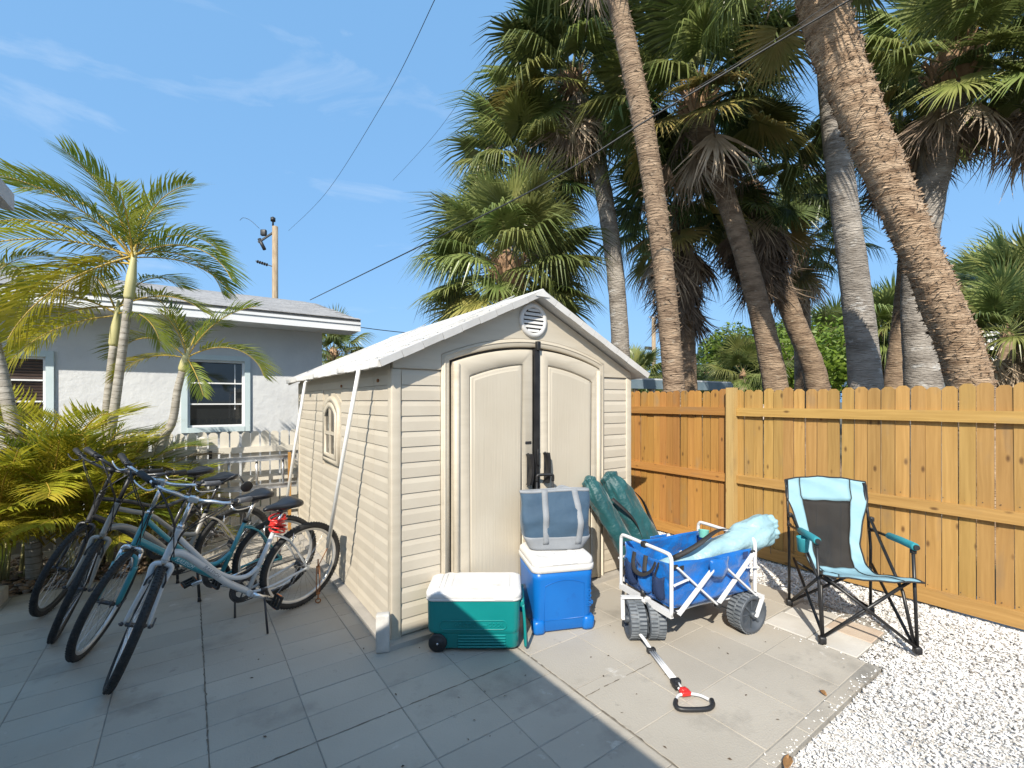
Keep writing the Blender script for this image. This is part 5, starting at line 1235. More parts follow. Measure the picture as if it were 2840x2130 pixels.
# pale aqua chair bag lying across the wagon
def WGp(x, y, z): return WG.matrix_basis @ V(x, y, z)
carry_bag(WGp(.30, .03, .425), WGp(-.66, .20, .705), .082, .120, m_lbag, 'pale aqua chair bag lying across the blue wagon', seed=21, strap_side=V(-.35, -.35, .85), strap=(.12, .62), slack=1.5)
q = MB(); q.lathe([(.03, 0), (.036, .004), (.04, .06), (.042, .062), (.039, .064), (.034, .01), (.0005, .008)], 20, WGp(-.30, -.12, .57), V(.2, .1, 1)); 
tag(q.build('cup', mat('mint_plastic', (.20, .58, .50), None, .4)), 'mint green cup tucked into the far corner of the wagon', 'cup')

# ------------------------------------------------------------------ folding chair
m_aqua = mat('aqua_chair_fabric', (.205, .365, .435), (.24, .40, .47), .6, 4, .4, 10, bdist=.010)
m_arm = mat('deep_teal_sleeve', (.02, .22, .27), (.03, .26, .31), .55, 6)
m_net = mat('black_mesh_fabric', (.010, .010, .011), (.016, .016, .016), .8, 10, alpha=.84)
m_tube = mat('black_tube', (.010, .010, .011), (.018, .018, .019), .4, 20)
cx_ = Vector((3.93, 1.322, 0)); fwd = Vector((-.75, -.66, 0)).normalized(); lft = Vector((-fwd.y, fwd.x, 0))
ch = thing('camp_chair', 'aqua folding camp chair with black mesh back beside the wooden fence', 'chair', cx_, math.atan2(fwd.y, fwd.x))
# local: x forward, y left (viewer's right is the chair's left)
FXc, BXc, HW, SWd = .285, -.30, .285, .275
feet = {(1, 1): V(.30, .275, 0), (1, -1): V(.30, -.275, 0), (-1, 1): V(-.30, .285, 0), (-1, -1): V(-.30, -.285, 0)}
arm_z = .685; seat_f = .475; seat_b = .36
backtop = {s: V(-.385, s * .275, 1.0) for s in (-1, 1)}
def tb(pts, n, r=.0105, m=m_tube, parent=None):
    q = MB(); q.tube(pts, r, 10); return q.build(n, m, parent or ch)
for s in (-1, 1):
    ff, bf = feet[(1, s)], feet[(-1, s)]; bt = backtop[s]
    tb([ff + V(0, 0, .03), V(.235, s * .285, arm_z - .02)], 'front_leg')
    tb([bf + V(0, 0, .03), V(-.30, s * .285, .52), V(-.335, s * .283, .76), bt], 'back_post')
    tb([ff + V(-.012, -s * .008, .04), V(.20, s * .245, .36), V(-.27, s * .272, .735)], 'arm_strut')
    # arm rest
    tb([V(-.31, s * .288, arm_z - .035), V(.24, s * .288, arm_z)], 'arm_tube')
    q = MB(); q.tube([V(-.06, s * .288, arm_z - .012), V(-.05, s * .288, arm_z - .012), V(.10, s * .288, arm_z - .003), V(.25, s * .288, arm_z), V(.262, s * .288, arm_z)], [.018, .024, .025, .026, .022], 14, flat=1.0); q.build('arm_rest', m_arm, ch)
    q = MB(); q.cyl(V(.262, s * .288, arm_z), V(.275, s * .288, arm_z + .001), .017, 12); q.build('arm_cap', m_black, ch)
    for jp, jd in ((V(.235, s * .286, arm_z - .035), (.03, .03, .03)), (V(-.285, s * .283, .735), (.04, .03, .035)), (V(-.30, s * .285, arm_z - .035), (.03, .03, .03))):
        q = MB(); q.rbox(jp, jd, .006); q.build('joint', m_black, ch)
    for f in (ff, bf):
        q = MB(); q.rbox(f + V(0, 0, .026), (.045, .045, .05), .01); q.cyl(f, f + V(0, 0, .02), .016, 10); q.build('foot', m_black, ch)
# crossed braces: front, back and sides
FL_, FR_, BL_, BR_ = feet[(1, 1)], feet[(1, -1)], feet[(-1, 1)], feet[(-1, -1)]
u_ = V(0, 0, .035)
tb([FL_ + u_ + V(.01, 0, 0), V(.275, -.255, seat_f - .02)], 'cross_brace'); tb([FR_ + u_ - V(.01, 0, 0), V(.255, .255, seat_f - .02)], 'cross_brace')
tb([BL_ + u_ - V(.01, 0, 0), V(-.27, -.25, .37)], 'cross_brace'); tb([BR_ + u_ + V(.01, 0, 0), V(-.25, .25, .37)], 'cross_brace')
for s in (-1, 1):
    tb([feet[(-1, s)] + u_ + V(0, -s * .012, 0), V(.24, s * .26, seat_f - .03)], 'side_brace')
    tb([feet[(1, s)] + u_ + V(0, -s * .014, 0), V(-.25, s * .268, .40)], 'side_brace')
# seat + back sling: profile along the centre line from the front lip to the top edge
prof = catmull([V(.335, 0, seat_f + .006), V(.27, 0, seat_f + .005), V(.10, 0, .425), V(-.08, 0, .375), V(-.185, 0, .385), V(-.245, 0, .46), V(-.285, 0, .60), V(-.325, 0, .78), V(-.365, 0, .93), V(-.385, 0, 1.005)], 5)
m_ = len(prof)
def half_w(k):
    u = k / (m_ - 1); t = prof[k].z
    if u < .30: return .30 - .10 * (u / .30)
    if u < .62: return .20 - .005 * (u - .30) / .32 + .0
    if u < .84: return .195 + .095 * ((u - .62) / .22) ** 1.2
    return .29
def at_sling(k, f):         # f in -1..1 across
    w = half_w(k); p = prof[k]; u = k / (m_ - 1)
    nrm = (prof[min(k + 1, m_ - 1)] - prof[max(k - 1, 0)]).normalized().cross(Y_) * -1
    sag = .022 * (1 - f * f); lift = .05 * abs(f) ** 2.5 * max(0, 1 - abs(u - .42) / .3)
    crown = .03 * (1 - f * f) * max(0, (u - .85) / .15)
    return p + V(0, f * w, crown) - nrm * 0 + V(.004 * math.sin(k * 1.1 + f * 6), 0, .003 * math.sin(k * .9 + f * 11) - sag * (.6 if u < .5 else 0) + lift * .5) + V(-sag if u > .5 else 0, 0, 0) + V(lift * .8, 0, 0)
def panel(k0, k1, f0, f1, n, m, nm, th=.004):
    g_ = [[at_sling(k, f0(k) + (f1(k) - f0(k)) * j / n) for j in range(n + 1)] for k in range(k0, k1 + 1)]
    q = MB(); q.sheet(g_, th); return q.build(nm, m, ch)
ks0, ks1 = int(m_ * .44), int(m_ * .82)
fi_ = lambda k: .62 if k > ks1 else (.62 + .02 if k < ks0 else .60 + .06 * math.sin((k - ks0) / (ks1 - ks0) * 3.14))
panel(0, m_ - 1, lambda k: fi_(k), lambda k: 1.0, 6, m_aqua, 'side_wing'); panel(0, m_ - 1, lambda k: -1.0, lambda k: -fi_(k), 6, m_aqua, 'side_wing')
panel(0, ks0, lambda k: -fi_(k), fi_, 14, m_aqua, 'seat'); panel(ks0, ks1, lambda k: -fi_(k), fi_, 14, m_net, 'mesh_back', .0015); panel(ks1, m_ - 1, lambda k: -fi_(k), fi_, 14, m_aqua, 'head_panel')
q = MB(); edge = [at_sling(k, -1) for k in range(m_)] + [at_sling(m_ - 1, -1 + 2 * j / 14) for j in range(1, 14)] + [at_sling(k, 1) for k in range(m_ - 1, -1, -1)] + [at_sling(0, 1 - 2 * j / 14) for j in range(1, 14)]
q.tube(edge, .0055, 6, closed=True); q.build('piping', m_web, ch)
for s in (-1, 1):
    q = MB(); q.tube([at_sling(k, s * fi_(k)) + V(.003, 0, .003) for k in range(m_)], .003, 5); q.build('seam', m_web, ch)
for k in (ks0, ks1):
    q = MB(); q.tube([at_sling(k, -fi_(k) + 2 * fi_(k) * j / 14) + V(.003, 0, .003) for j in range(15)], .003, 5); q.build('seam', m_web, ch)
# cup holder under the viewer-left arm rest (chair's right)
q = MB(); q.lathe([(.030, 0), (.034, .002), (.043, .10), (.044, .105), (.040, .105), (.032, .006), (.0005, .004)], 20, V(.06, -.31, arm_z - .135), V(.05, 0, 1)); q.build('cup_holder', m_arm, ch)
# ------------------------------------------------------------------ palms
m_fang = mat('fan_palm_green', (.150, .190, .050), (.27, .29, .10), .30, 2.2, transl=.35, rand=.28, huerand=.022, spec=.4)
m_fand = mat('fan_palm_deep', (.070, .105, .030), (.13, .16, .055), .36, 2.2, transl=.22, rand=.25, huerand=.02, spec=.4)
m_fany = mat('fan_palm_yellowing', (.20, .20, .05), (.32, .25, .08), .5, 3, transl=.25, rand=.2, huerand=.02)
m_dead = mat('dead_frond', (.30, .22, .145), (.50, .40, .29), .85, 4, transl=.12, rand=.30)
m_deadd = mat('dead_frond_old', (.12, .085, .06), (.24, .18, .13), .9, 4, transl=.08, rand=.3)
m_pet = mat('fan_petiole', (.16, .20, .06), (.26, .25, .10), .5, 4)
m_boot = mat('palm_boot', (.20, .115, .060), (.34, .215, .125), .85, 9, .8, 40, st=(1, 1, .4), bdist=.015, rand=.15)
m_trunkg = mat('grey_palm_trunk', (.20, .175, .15), (.36, .325, .285), .9, 3.5, 1.0, 16, st=(1, 1, 2.2), bst=(.7, .7, 3.4), bdist=.045, spots=[((.44, .43, .41), 5, .58, .68), ((.10, .085, .07), 4, .6, .72)])
m_trunkb = mat('brown_palm_trunk', (.17, .115, .075), (.34, .245, .165), .9, 4, 1.0, 15, st=(1, 1, 2.6), bst=(.7, .7, 3.6), bdist=.05, spots=[((.40, .33, .25), 6, .6, .7), ((.085, .055, .035), 5, .6, .72)])
m_trunkl = mat('shaggy_palm_trunk', (.27, .175, .105), (.50, .365, .245), .9, 5, 1.0, 17, st=(1, 1, 3.0), bst=(.7, .7, 4.2), bdist=.05, spots=[((.12, .07, .04), 6, .58, .7)])
m_flow = mat('dry_flower_stalk', (.16, .12, .09), (.26, .21, .16), .9, 8)

def fan_mesh(name, m, n=34, R=.78, Lp=.75, droop=.25, hang=.0, seed=0, spread=250, thin=1.0, splitdroop=.35, jit=.0):
    """costapalmate leaf: petiole along +Y, blade beyond it, z is the upper side"""
    r = random.Random(seed); b = MB(); b.mi = 0
    pts = [V(0, Lp * k / 4, -.05 * (k / 4) ** 2 * Lp) for k in range(5)]
    b.tube(pts, [.016, .013, .011, .010, .009], 4, cap=False)
    h = pts[-1]; b.mi = 1
    for i in range(n):
        th = math.radians(-spread / 2 + spread * i / (n - 1)) + r.uniform(-.02, .02)
        c = math.cos(th / 2); Ls = R * (.62 + .38 * c) * r.uniform(.86 - jit, 1.06)
        costa = .30 * R * max(0, c) ** 3
        dirv = V(math.sin(th), math.cos(th), 0); side = V(math.cos(th), -math.sin(th), 0)
        base = h + V(0, costa * (.55 + .45 * c), -.12 * costa)
        w1 = R * math.radians(spread) / n * .40 * thin; tilt = (1 if i % 2 else -1) * .35
        dr = droop * (1.0 + .5 * abs(math.sin(th / 2))) + r.uniform(-.05, .1); tipd = splitdroop * r.uniform(.4, 1.5)
        prev = None; lat = r.uniform(-.06 - jit * .5, .06 + jit * .5)
        for k, (f, wf) in enumerate(((.04, .30), (.24, .95), (.40, .72), (.70, .40), (1.0, 0))):
            z = -dr * Ls * f * f - hang * Ls * f - (tipd * Ls * (f - .55) ** 2 * 2.2 if f > .55 else 0)
            yk = 1 - .25 * dr * f * f
            p = base + dirv * (Ls * f * yk) + side * (lat * Ls * f * f) + V(0, 0, z)
            w = w1 * wf; e = side * w + V(0, 0, tilt * w)
            cur = [p - e, p + e] if w > 0 else [p]
            if prev:
                if len(cur) == 2: b.add([prev[0], prev[1], cur[1], cur[0]], [(0, 1, 2, 3)])
                else: b.add([prev[0], prev[1], cur[0]], [(0, 1, 2)])
            prev = cur
    return b.mesh(name, [m_pet if m not in (m_dead, m_deadd) else m_dead, m])
FAN = {'up': [fan_mesh('frond', m_fang, n=52, seed=s, droop=.10, splitdroop=.30) for s in range(4)],
       'mid': [fan_mesh('frond', m_fang, n=52, seed=10 + s, droop=.34, splitdroop=.75) for s in range(4)],
       'deep': [fan_mesh('frond', m_fand, n=52, seed=20 + s, droop=.36, splitdroop=.8) for s in range(3)],
       'low': [fan_mesh('frond', m_fang, n=50, seed=60 + s, droop=.12, splitdroop=.15, spread=210) for s in range(3)],
       'lowd': [fan_mesh('frond', m_fand, n=50, seed=70 + s, droop=.12, splitdroop=.15, spread=200) for s in range(3)],
       'yel': [fan_mesh('frond', m_fany, n=46, seed=30 + s, droop=.12, splitdroop=.2, spread=190) for s in range(2)],
       'dead': [fan_mesh('dead_frond', m_dead, n=34, R=.9, Lp=.5, seed=40 + s, droop=.10, spread=105, thin=.95, splitdroop=.25, jit=.35) for s in range(3)],
       'old': [fan_mesh('dead_frond', m_deadd, n=34, R=.9, Lp=.5, seed=50 + s, droop=.10, spread=100, thin=.95, splitdroop=.25, jit=.35) for s in range(3)]}
def leaf_matrix(p, az, el, roll=0, s=1.0):
    d = V(math.cos(az) * math.cos(el), math.sin(az) * math.cos(el), math.sin(el))
    up = V(0, 0, 1) if abs(el) < 1.45 else V(-math.cos(az), -math.sin(az), 0)
    x = d.cross(up).normalized(); z = x.cross(d)
    return Matrix.Translation(p) @ (Matrix((x, d, z)).transposed().to_4x4()) @ Matrix.Rotation(roll, 4, 'Y') @ Matrix.Scale(s, 4)
def trunk_mesh(path, radii, rough=.04, n=18, steps=70, seed=1, ringed=0., scales=0):
    r = random.Random(seed); pts = catmull(path, max(3, steps // (len(path) - 1))); m = len(pts); rr = []; acc = [0]
    for i in range(1, m): acc.append(acc[-1] + (pts[i] - pts[i - 1]).length)
    T = acc[-1]; q = MB(); rings = []; px = None
    for i, p in enumerate(pts):
        f = acc[i] / T * (len(radii) - 1); k = min(int(f), len(radii) - 2); R = radii[k] + (radii[k + 1] - radii[k]) * (f - k)
        t = (pts[min(i + 1, m - 1)] - pts[max(i - 1, 0)]).normalized()
        if px is None: x, y, _ = frame(t)
        else: x = (px - t * px.dot(t)).normalized(); y = t.cross(x)
        px = x; g = 1 + ringed * (1 if i % 2 else -1)
        rings.append([p + (x * math.cos(a) + y * math.sin(a)) * R * g * (1 + rough * r.uniform(-1, 1) + .03 * math.sin(a * 2 + i * .13)) for a in [2 * math.pi * j / n for j in range(n)]])
    q.loft(rings, cap=True)
    for _ in range(scales):      # torn boot fibres standing proud of the trunk
        i = r.randint(2, m - 3); j = r.randint(0, n - 1); p = rings[i][j]; c = pts[i]; o = (p - c).normalized(); t = (pts[i + 1] - pts[i - 1]).normalized(); s = t.cross(o)
        L_ = r.uniform(.03, .10); w = r.uniform(.005, .014); d = (t * r.uniform(-.35, .45) + s * r.choice((-1, 1)) * r.uniform(.5, 1) + o * r.uniform(.0, .20)).normalized()
        p = p + t * r.uniform(-.03, .03); wv = d.cross(o).normalized() * w
        q.smooth = False; q.add([p - wv - o * .01, p + wv - o * .01, p + d * L_ + wv * .3 + o * .006, p + d * L_ * .8 - wv * .5], [(0, 1, 2, 3)])
    return q

def sabal(label, path, radii, mt, n_live=30, n_dead=12, size=1.0, deep=.3, boots=14, seed=1, scales=0, flat=1.0, lean=V(0, 0, 1), low=-.95, group='fan palms behind the fence', crown=True, rough=.04, thatch=0, azr=None):
    r = random.Random(seed); path = [Vector(p) for p in path]; base = path[0]; top = path[-1]
    t = thing('fan_palm', label, 'palm tree', base, 0, group); I4 = Matrix.Translation(-base)
    trunk_mesh(path, radii, rough, seed=seed, scales=scales, steps=90 if scales else 60).build('trunk', mt, t, I4, fix=False)
    if not crown: return t
    tr = radii[-1]; ax = (path[-1] - path[-2]).normalized()
    q = MB()
    q.tube([top - ax * .25, top, top + ax * .22, top + ax * .40], [tr * 1.05, tr * 1.25, tr * .9, .03], 12)
    cr_ = q.build('crown', m_boot, t, I4)
    for k in range(boots):       # split leaf bases under the crown
        a = 2.4 * k + r.uniform(-.2, .2); z = -.34 + .36 * k / max(1, boots); o = V(math.cos(a), math.sin(a), 0)
        p = top + ax * z + o * tr * .92; d = (o * .55 + ax * .85).normalized(); s = ax.cross(o).normalized(); L_ = r.uniform(.16, .26)
        b = MB(); b.bar(p, p + d * L_, .075, .022, up=o); b.bar(p + d * L_ * .8, p + d * L_ * 1.5 + s * .05, .03, .014, up=o); b.bar(p + d * L_ * .8, p + d * L_ * 1.45 - s * .05, .03, .014, up=o); b.build('leaf_base', m_boot, cr_)
    tot = n_live
    for k in range(n_live):
        f = (k + .5) / n_live; az = k * 2.39996 + r.uniform(-.25, .25)
        if azr: az = azr[0] + (azr[1] - azr[0]) * r.random()
        el = math.radians(86 - 128 * f ** 1.05) + r.uniform(-.12, .12)
        kind = 'up' if f < .30 else ('mid' if r.random() > deep else 'deep')
        if el < -.25: kind = 'low' if r.random() > deep else 'lowd'
        if f > .8 and r.random() < .35: kind = 'yel'
        p = top + ax * (.24 - .30 * f) + V(math.cos(az), math.sin(az), 0) * tr * .6
        inst('frond', r.choice(FAN[kind]), cr_, leaf_matrix(p, az, max(el, low), r.uniform(-.5, .5), size * .80 * r.uniform(.85, 1.12)))
    for k in range(n_dead):
        az = k * 2.39996 + r.uniform(-.4, .4) + 1; el = math.radians(r.uniform(-84, -55))
        p = top + ax * (-.06 - .20 * r.random()) + V(math.cos(az), math.sin(az), 0) * tr * .8
        inst('dead_frond', r.choice(FAN['dead' if r.random() < .6 else 'old']), cr_, leaf_matrix(p, az, el, r.uniform(-.5, .5), size * .85 * r.uniform(.75, 1.05)))
    for k in range(thatch):      # old thatch hanging down the stem
        az = k * 2.39996 + r.uniform(-.4, .4); f = r.random(); L_ = (path[-1] - path[0]).length
        p = path[-1].lerp(path[-2], min(1, .15 + .85 * f)) + V(math.cos(az), math.sin(az), 0) * tr * .8
        inst('dead_frond', r.choice(FAN['old']), cr_, leaf_matrix(p, az, math.radians(r.uniform(-88, -70)), r.uniform(-.5, .5), size * .8 * r.uniform(.7, 1.05)))
    for k in range(2 if n_live > 14 else 0):      # dry branched flower stalk
        az = r.uniform(0, 6.28); b = MB(); p = top + ax * .1; d = V(math.cos(az), math.sin(az), .25)
        main = catmull([p, p + d * .35 * size, p + d * .7 * size + V(0, 0, -.12), p + d * .9 * size + V(0, 0, -.4)], 4); b.tube(main, .009, 4, cap=False)
        for _ in range(26):
            i = r.randint(3, len(main) - 1); o = main[i]; e = V(r.uniform(-1, 1), r.uniform(-1, 1), r.uniform(-1.2, .4)) * .17; b.tube([o, o + e * .6, o + e + V(0, 0, -.05)], .0035, 3, cap=False)
        b.build('flower_stalk', m_flow, cr_)
    return t

def GP(x, y, t): return PD(x, y, t)
def rooted(x, t, lift=0):          # foot of a trunk behind the fence, on the soil at sight line x and distance t
    p = PD(x, HY, t); return Vector((p.x, p.y, -.08))
# tall trunk left of the fence post: crown out of the frame
sabal('slim bare palm trunk left of the fence post, crown out of the picture', [rooted(1888, 6.1), GP(1868, 1060, 6.1), GP(1835, 700, 6.0), GP(1790, 380, 5.9), GP(1720, 40, 5.8), GP(1640, -330, 5.7)], [.165, .14, .135, .13, .125, .125], m_trunkb, 16, 2, 1.1, seed=3, rough=.03, scales=900)
# shaggy leaning palm, front right
sabal('big shaggy palm trunk leaning left, nearest behind the fence', [rooted(2740, 5.0), GP(2690, 1070, 5.0), GP(2600, 820, 4.95), GP(2490, 560, 4.9), GP(2380, 300, 4.8), GP(2305, 100, 4.75), GP(2265, -60, 4.7), GP(2240, -170, 4.7)], [.23, .205, .188, .18, .178, .19, .205, .21], m_trunkl, 18, 0, 1.0, seed=5, rough=.05, scales=4200, boots=18)
# smooth grey trunk behind it
sabal('smooth grey palm trunk standing between two leaning ones', [rooted(2420, 6.3), GP(2400, 1060, 6.3), GP(2370, 780, 6.3), GP(2335, 520, 6.3), GP(2308, 260, 6.25), GP(2298, -60, 6.2), GP(2294, -420, 6.2)], [.215, .195, .175, .165, .16, .155, .15], m_trunkg, 15, 2, 1.1, seed=8, rough=.025)
# full crowned palms, left to right
sabal('low round fan palm just above the shed roof, its stem hidden', [rooted(1440, 7.2), GP(1432, 1000, 7.2), GP(1425, 860, 7.2), GP(1412, 755, 7.2)], [.2, .19, .19, .2], m_trunkb, 66, 5, 1.08, deep=.15, seed=11, boots=26)
sabal('fan palm with a stub of stem showing over the shed ridge', [rooted(1600, 9.2), GP(1590, 1000, 9.2), GP(1560, 800, 9.2), GP(1505, 610, 9.2), GP(1465, 470, 9.2)], [.2, .18, .17, .16, .17], m_trunkb, 48, 26, 1.2, deep=.3, seed=12, thatch=16)
sabal('tallest full crowned fan palm, left of the slim bare trunk', [rooted(1725, 8.6), GP(1722, 1000, 8.6), GP(1700, 700, 8.6), GP(1650, 420, 8.6), GP(1590, 235, 8.6)], [.19, .175, .165, .155, .17], m_trunkg, 60, 34, 1.3, deep=.2, seed=13, boots=20)
sabal('curving palm with brown boots and wide crown amid the group', [rooted(2185, 7.4), GP(2150, 1070, 7.4), GP(2085, 780, 7.4), GP(2010, 540, 7.4), GP(1955, 400, 7.4), GP(1935, 290, 7.4)], [.22, .19, .17, .155, .155, .19], m_trunkb, 58, 9, 1.36, deep=.2, seed=14, boots=34)
sabal('dark leaning palm half hidden in hanging thatch, right of the curving palm', [rooted(2300, 9.0), GP(2265, 1060, 9.0), GP(2195, 870, 9.0), GP(2130, 680, 9.0), GP(2085, 540, 9.0)], [.24, .21, .19, .19, .2], m_trunkb, 30, 30, 1.3, deep=.6, seed=15, thatch=40)
sabal('thatch-hung palm directly behind the slim bare trunk', [rooted(1912, 9.6), GP(1905, 1000, 9.6), GP(1890, 780, 9.6), GP(1880, 600, 9.6)], [.2, .19, .19, .2], m_trunkb, 34, 28, 1.35, deep=.5, seed=16, thatch=44)
sabal('thick grey palm behind the shaggy trunk, its fronds drooping at upper right', [rooted(2580, 6.9), GP(2560, 1065, 6.9), GP(2545, 800, 6.9), GP(2575, 560, 6.8), GP(2620, 330, 6.6), GP(2640, 190, 6.5)], [.27, .25, .21, .20, .20, .21], m_trunkg, 42, 12, 1.15, deep=.3, seed=17, boots=22, rough=.03)
sabal('darker slanting palm trunk beside the thick grey one', [rooted(2470, 8.2), GP(2490, 1065, 8.2), GP(2520, 760, 8.2), GP(2530, 520, 8.2), GP(2500, 380, 8.2)], [.24, .21, .18, .17, .18], m_trunkb, 22, 22, 1.0, deep=.5, seed=18, thatch=4)
sabal('palm past the right edge, pale dead fronds hanging into the picture', [rooted(3010, 6.2), GP(2990, 1000, 6.2), GP(2960, 500, 6.1), GP(2930, 140, 6.0)], [.2, .18, .17, .19], m_trunkb, 34, 26, 1.15, deep=.4, seed=19)
sabal('young bright fan palm seen between the grey trunk and the curving palm', [rooted(2230, 11.0), GP(2225, 900, 11.0), GP(2215, 690, 11.0)], [.2, .18, .18], m_trunkb, 34, 10, 1.2, deep=.1, seed=25)
# small far palm by the white house
sabal('small fan palm far behind the white house corner', [rooted(925, 19), GP(925, 1080, 19), GP(925, 985, 19)], [.2, .18, .18], m_trunkb, 34, 4, 1.25, deep=.1, seed=26, group='far fan palms')

# ------------------------------------------------------------------ areca palms
m_arg = mat('areca_leaflet', (.15, .205, .026), (.26, .285, .042), .45, 3, transl=.42, rand=.18, huerand=.012, spec=.4)
m_ary = mat('areca_leaflet_golden', (.33, .34, .026), (.50, .43, .045), .45, 3, transl=.45, rand=.18, huerand=.012, spec=.4)
m_ard = mat('areca_leaflet_dry', (.20, .15, .09), (.32, .26, .18), .8, 4, transl=.15, rand=.2)
m_rach = mat('areca_rachis', (.36, .25, .035), (.46, .31, .05), .5, 5)
m_shaft = mat('areca_crownshaft', (.40, .38, .16), (.52, .47, .24), .5, 4, st=(1, 1, .3))
m_art = mat('areca_trunk', (.26, .235, .195), (.40, .37, .32), .8, 6, .5, 30, st=(1, 1, 4), bdist=.01, spots=[((.14, .12, .09), 8, .6, .7)])
m_artg = mat('areca_ring_scar', (.16, .14, .11), None, .9)
def pinnate(name, ml, L=1.5, n=48, arch_=.9, leaf=.48, droop=.5, vang=.55, seed=0, bare=.16):
    """feather frond: starts along +Y, curving towards -Z"""
    r = random.Random(seed); b = MB(); m = 26; pts = []; a = 0; p = V(0, 0, 0)
    for k in range(m):
        pts.append(p.copy()); f = k / (m - 1); ang = -arch_ * f ** 1.35
        p = p + V(0, math.cos(ang), math.sin(ang)) * (L / (m - 1))
    b.mi = 0; b.tube(pts, [.011 * (1 - .8 * k / m) + .002 for k in range(m)], 5, cap=False)
    b.mi = 1
    for i in range(n):
        f = bare + (1 - bare) * i / (n - 1); k = min(int(f * (m - 1)), m - 2); g = f * (m - 1) - k
        c = pts[k].lerp(pts[k + 1], g); t = (pts[k + 1] - pts[k]).normalized(); nrm = X_.cross(t)
        ll = leaf * (math.sin((.12 + .84 * (f - bare) / (1 - bare)) * math.pi) ** .6) * r.uniform(.85, 1.1)
        for s in (-1, 1):
            if r.random() < .04: continue
            fw = .55 + .75 * f + r.uniform(-.1, .1); d = (X_ * s * 1.0 + t * fw + nrm * (vang + r.uniform(-.12, .12))).normalized(); wv = t.cross(d).cross(d).normalized()
            w = .0108 * r.uniform(.8, 1.15); dz = droop * r.uniform(.6, 1.5); prev = None
            for (q, wf) in ((0, .35), (.35, 1), (.7, .75), (1, 0)):
                o = c + d * (ll * q) + V(0, 0, -dz * ll * q * q); e = wv * w * wf; cur = [o - e, o + e] if wf else [o]
                if prev:
                    if len(cur) == 2: b.add([prev[0], prev[1], cur[1], cur[0]], [(0, 1, 2, 3)])
                    else: b.add([prev[0], prev[1], cur[0]], [(0, 1, 2)])
                prev = cur
    return b.mesh(name, [m_rach, ml])
PIN = {'g': [pinnate('frond', m_arg, seed=s, arch_=.95 + .25 * s, droop=.35 + .1 * s) for s in range(3)], 'y': [pinnate('frond', m_ary, seed=9 + s, arch_=1.0 + .25 * s, droop=.45) for s in range(3)],
       'c': [pinnate('frond', m_arg, seed=20 + s, arch_=1.7 + .2 * s, droop=.4, vang=.75) for s in range(2)], 'd': [pinnate('frond', m_ard, seed=29 + s, arch_=1.3, droop=1.3, n=30) for s in range(2)],
       's': [pinnate('frond', m_arg, L=1.0, n=26, leaf=.36, seed=40 + s, arch_=.7 + .3 * s, droop=.5) for s in range(2)], 'sy': [pinnate('frond', m_ary, L=1.0, n=26, leaf=.36, seed=45 + s, arch_=.7 + .3 * s, droop=.5) for s in range(3)],
       'b': [pinnate('frond', m_arg, L=1.4, n=34, leaf=.5, seed=60 + s, arch_=1.0 + .3 * s, droop=.6, vang=.4) for s in range(3)], 'by': [pinnate('frond', m_ary, L=1.4, n=34, leaf=.5, seed=65 + s, arch_=1.0 + .3 * s, droop=.6, vang=.4) for s in range(3)]}
def areca(label, path, r0, r1, fr, shaft=.42, size=1.0, group='areca palms by the bicycles'):
    path = [Vector(p) for p in path]; base = path[0]; t = thing('areca_palm', label, 'palm tree', base, 0, group); I4 = Matrix.Translation(-base)
    pts = catmull(path, 8); m = len(pts); acc = [0]
    for i in range(1, m): acc.append(acc[-1] + (pts[i] - pts[i - 1]).length)
    q = MB(); q.tube(pts, [r0 + (r1 - r0) * a / acc[-1] for a in acc], 14); tr = q.build('trunk', m_art, t, I4)
    q = MB(); z = .05
    while z < acc[-1] - .02:
        k = next(i for i in range(1, m) if acc[i] >= z); c = pts[k - 1].lerp(pts[k], (z - acc[k - 1]) / (acc[k] - acc[k - 1])); d = (pts[k] - pts[k - 1]); rr = r0 + (r1 - r0) * z / acc[-1]
        q.torus(c, rr * .985, rr * .085, d, 14, 5, flat=.6); z += .055 + .02 * rnd.random()
    tag(q.build('ring_scars', m_artg, tr), kind='stuff')
    top = path[-1]; ax = (path[-1] - path[-2]).normalized()
    q = MB(); q.tube([top, top + ax * .03, top + ax * shaft * .5, top + ax * shaft * .9, top + ax * (shaft + .1)], [r1 * 1.02, r1 * 1.3, r1 * 1.22, r1 * .75, .012], 12); cs = q.build('crownshaft', m_shaft, t, I4)
    hub = top + ax * shaft * .92
    for (az, el, kind, sc, roll) in fr:
        inst('frond', rnd.choice(PIN[kind]), cs, leaf_matrix(hub + V(0, 0, rnd.uniform(-.06, .06)), az, el, roll, sc * size * .88))
    return t
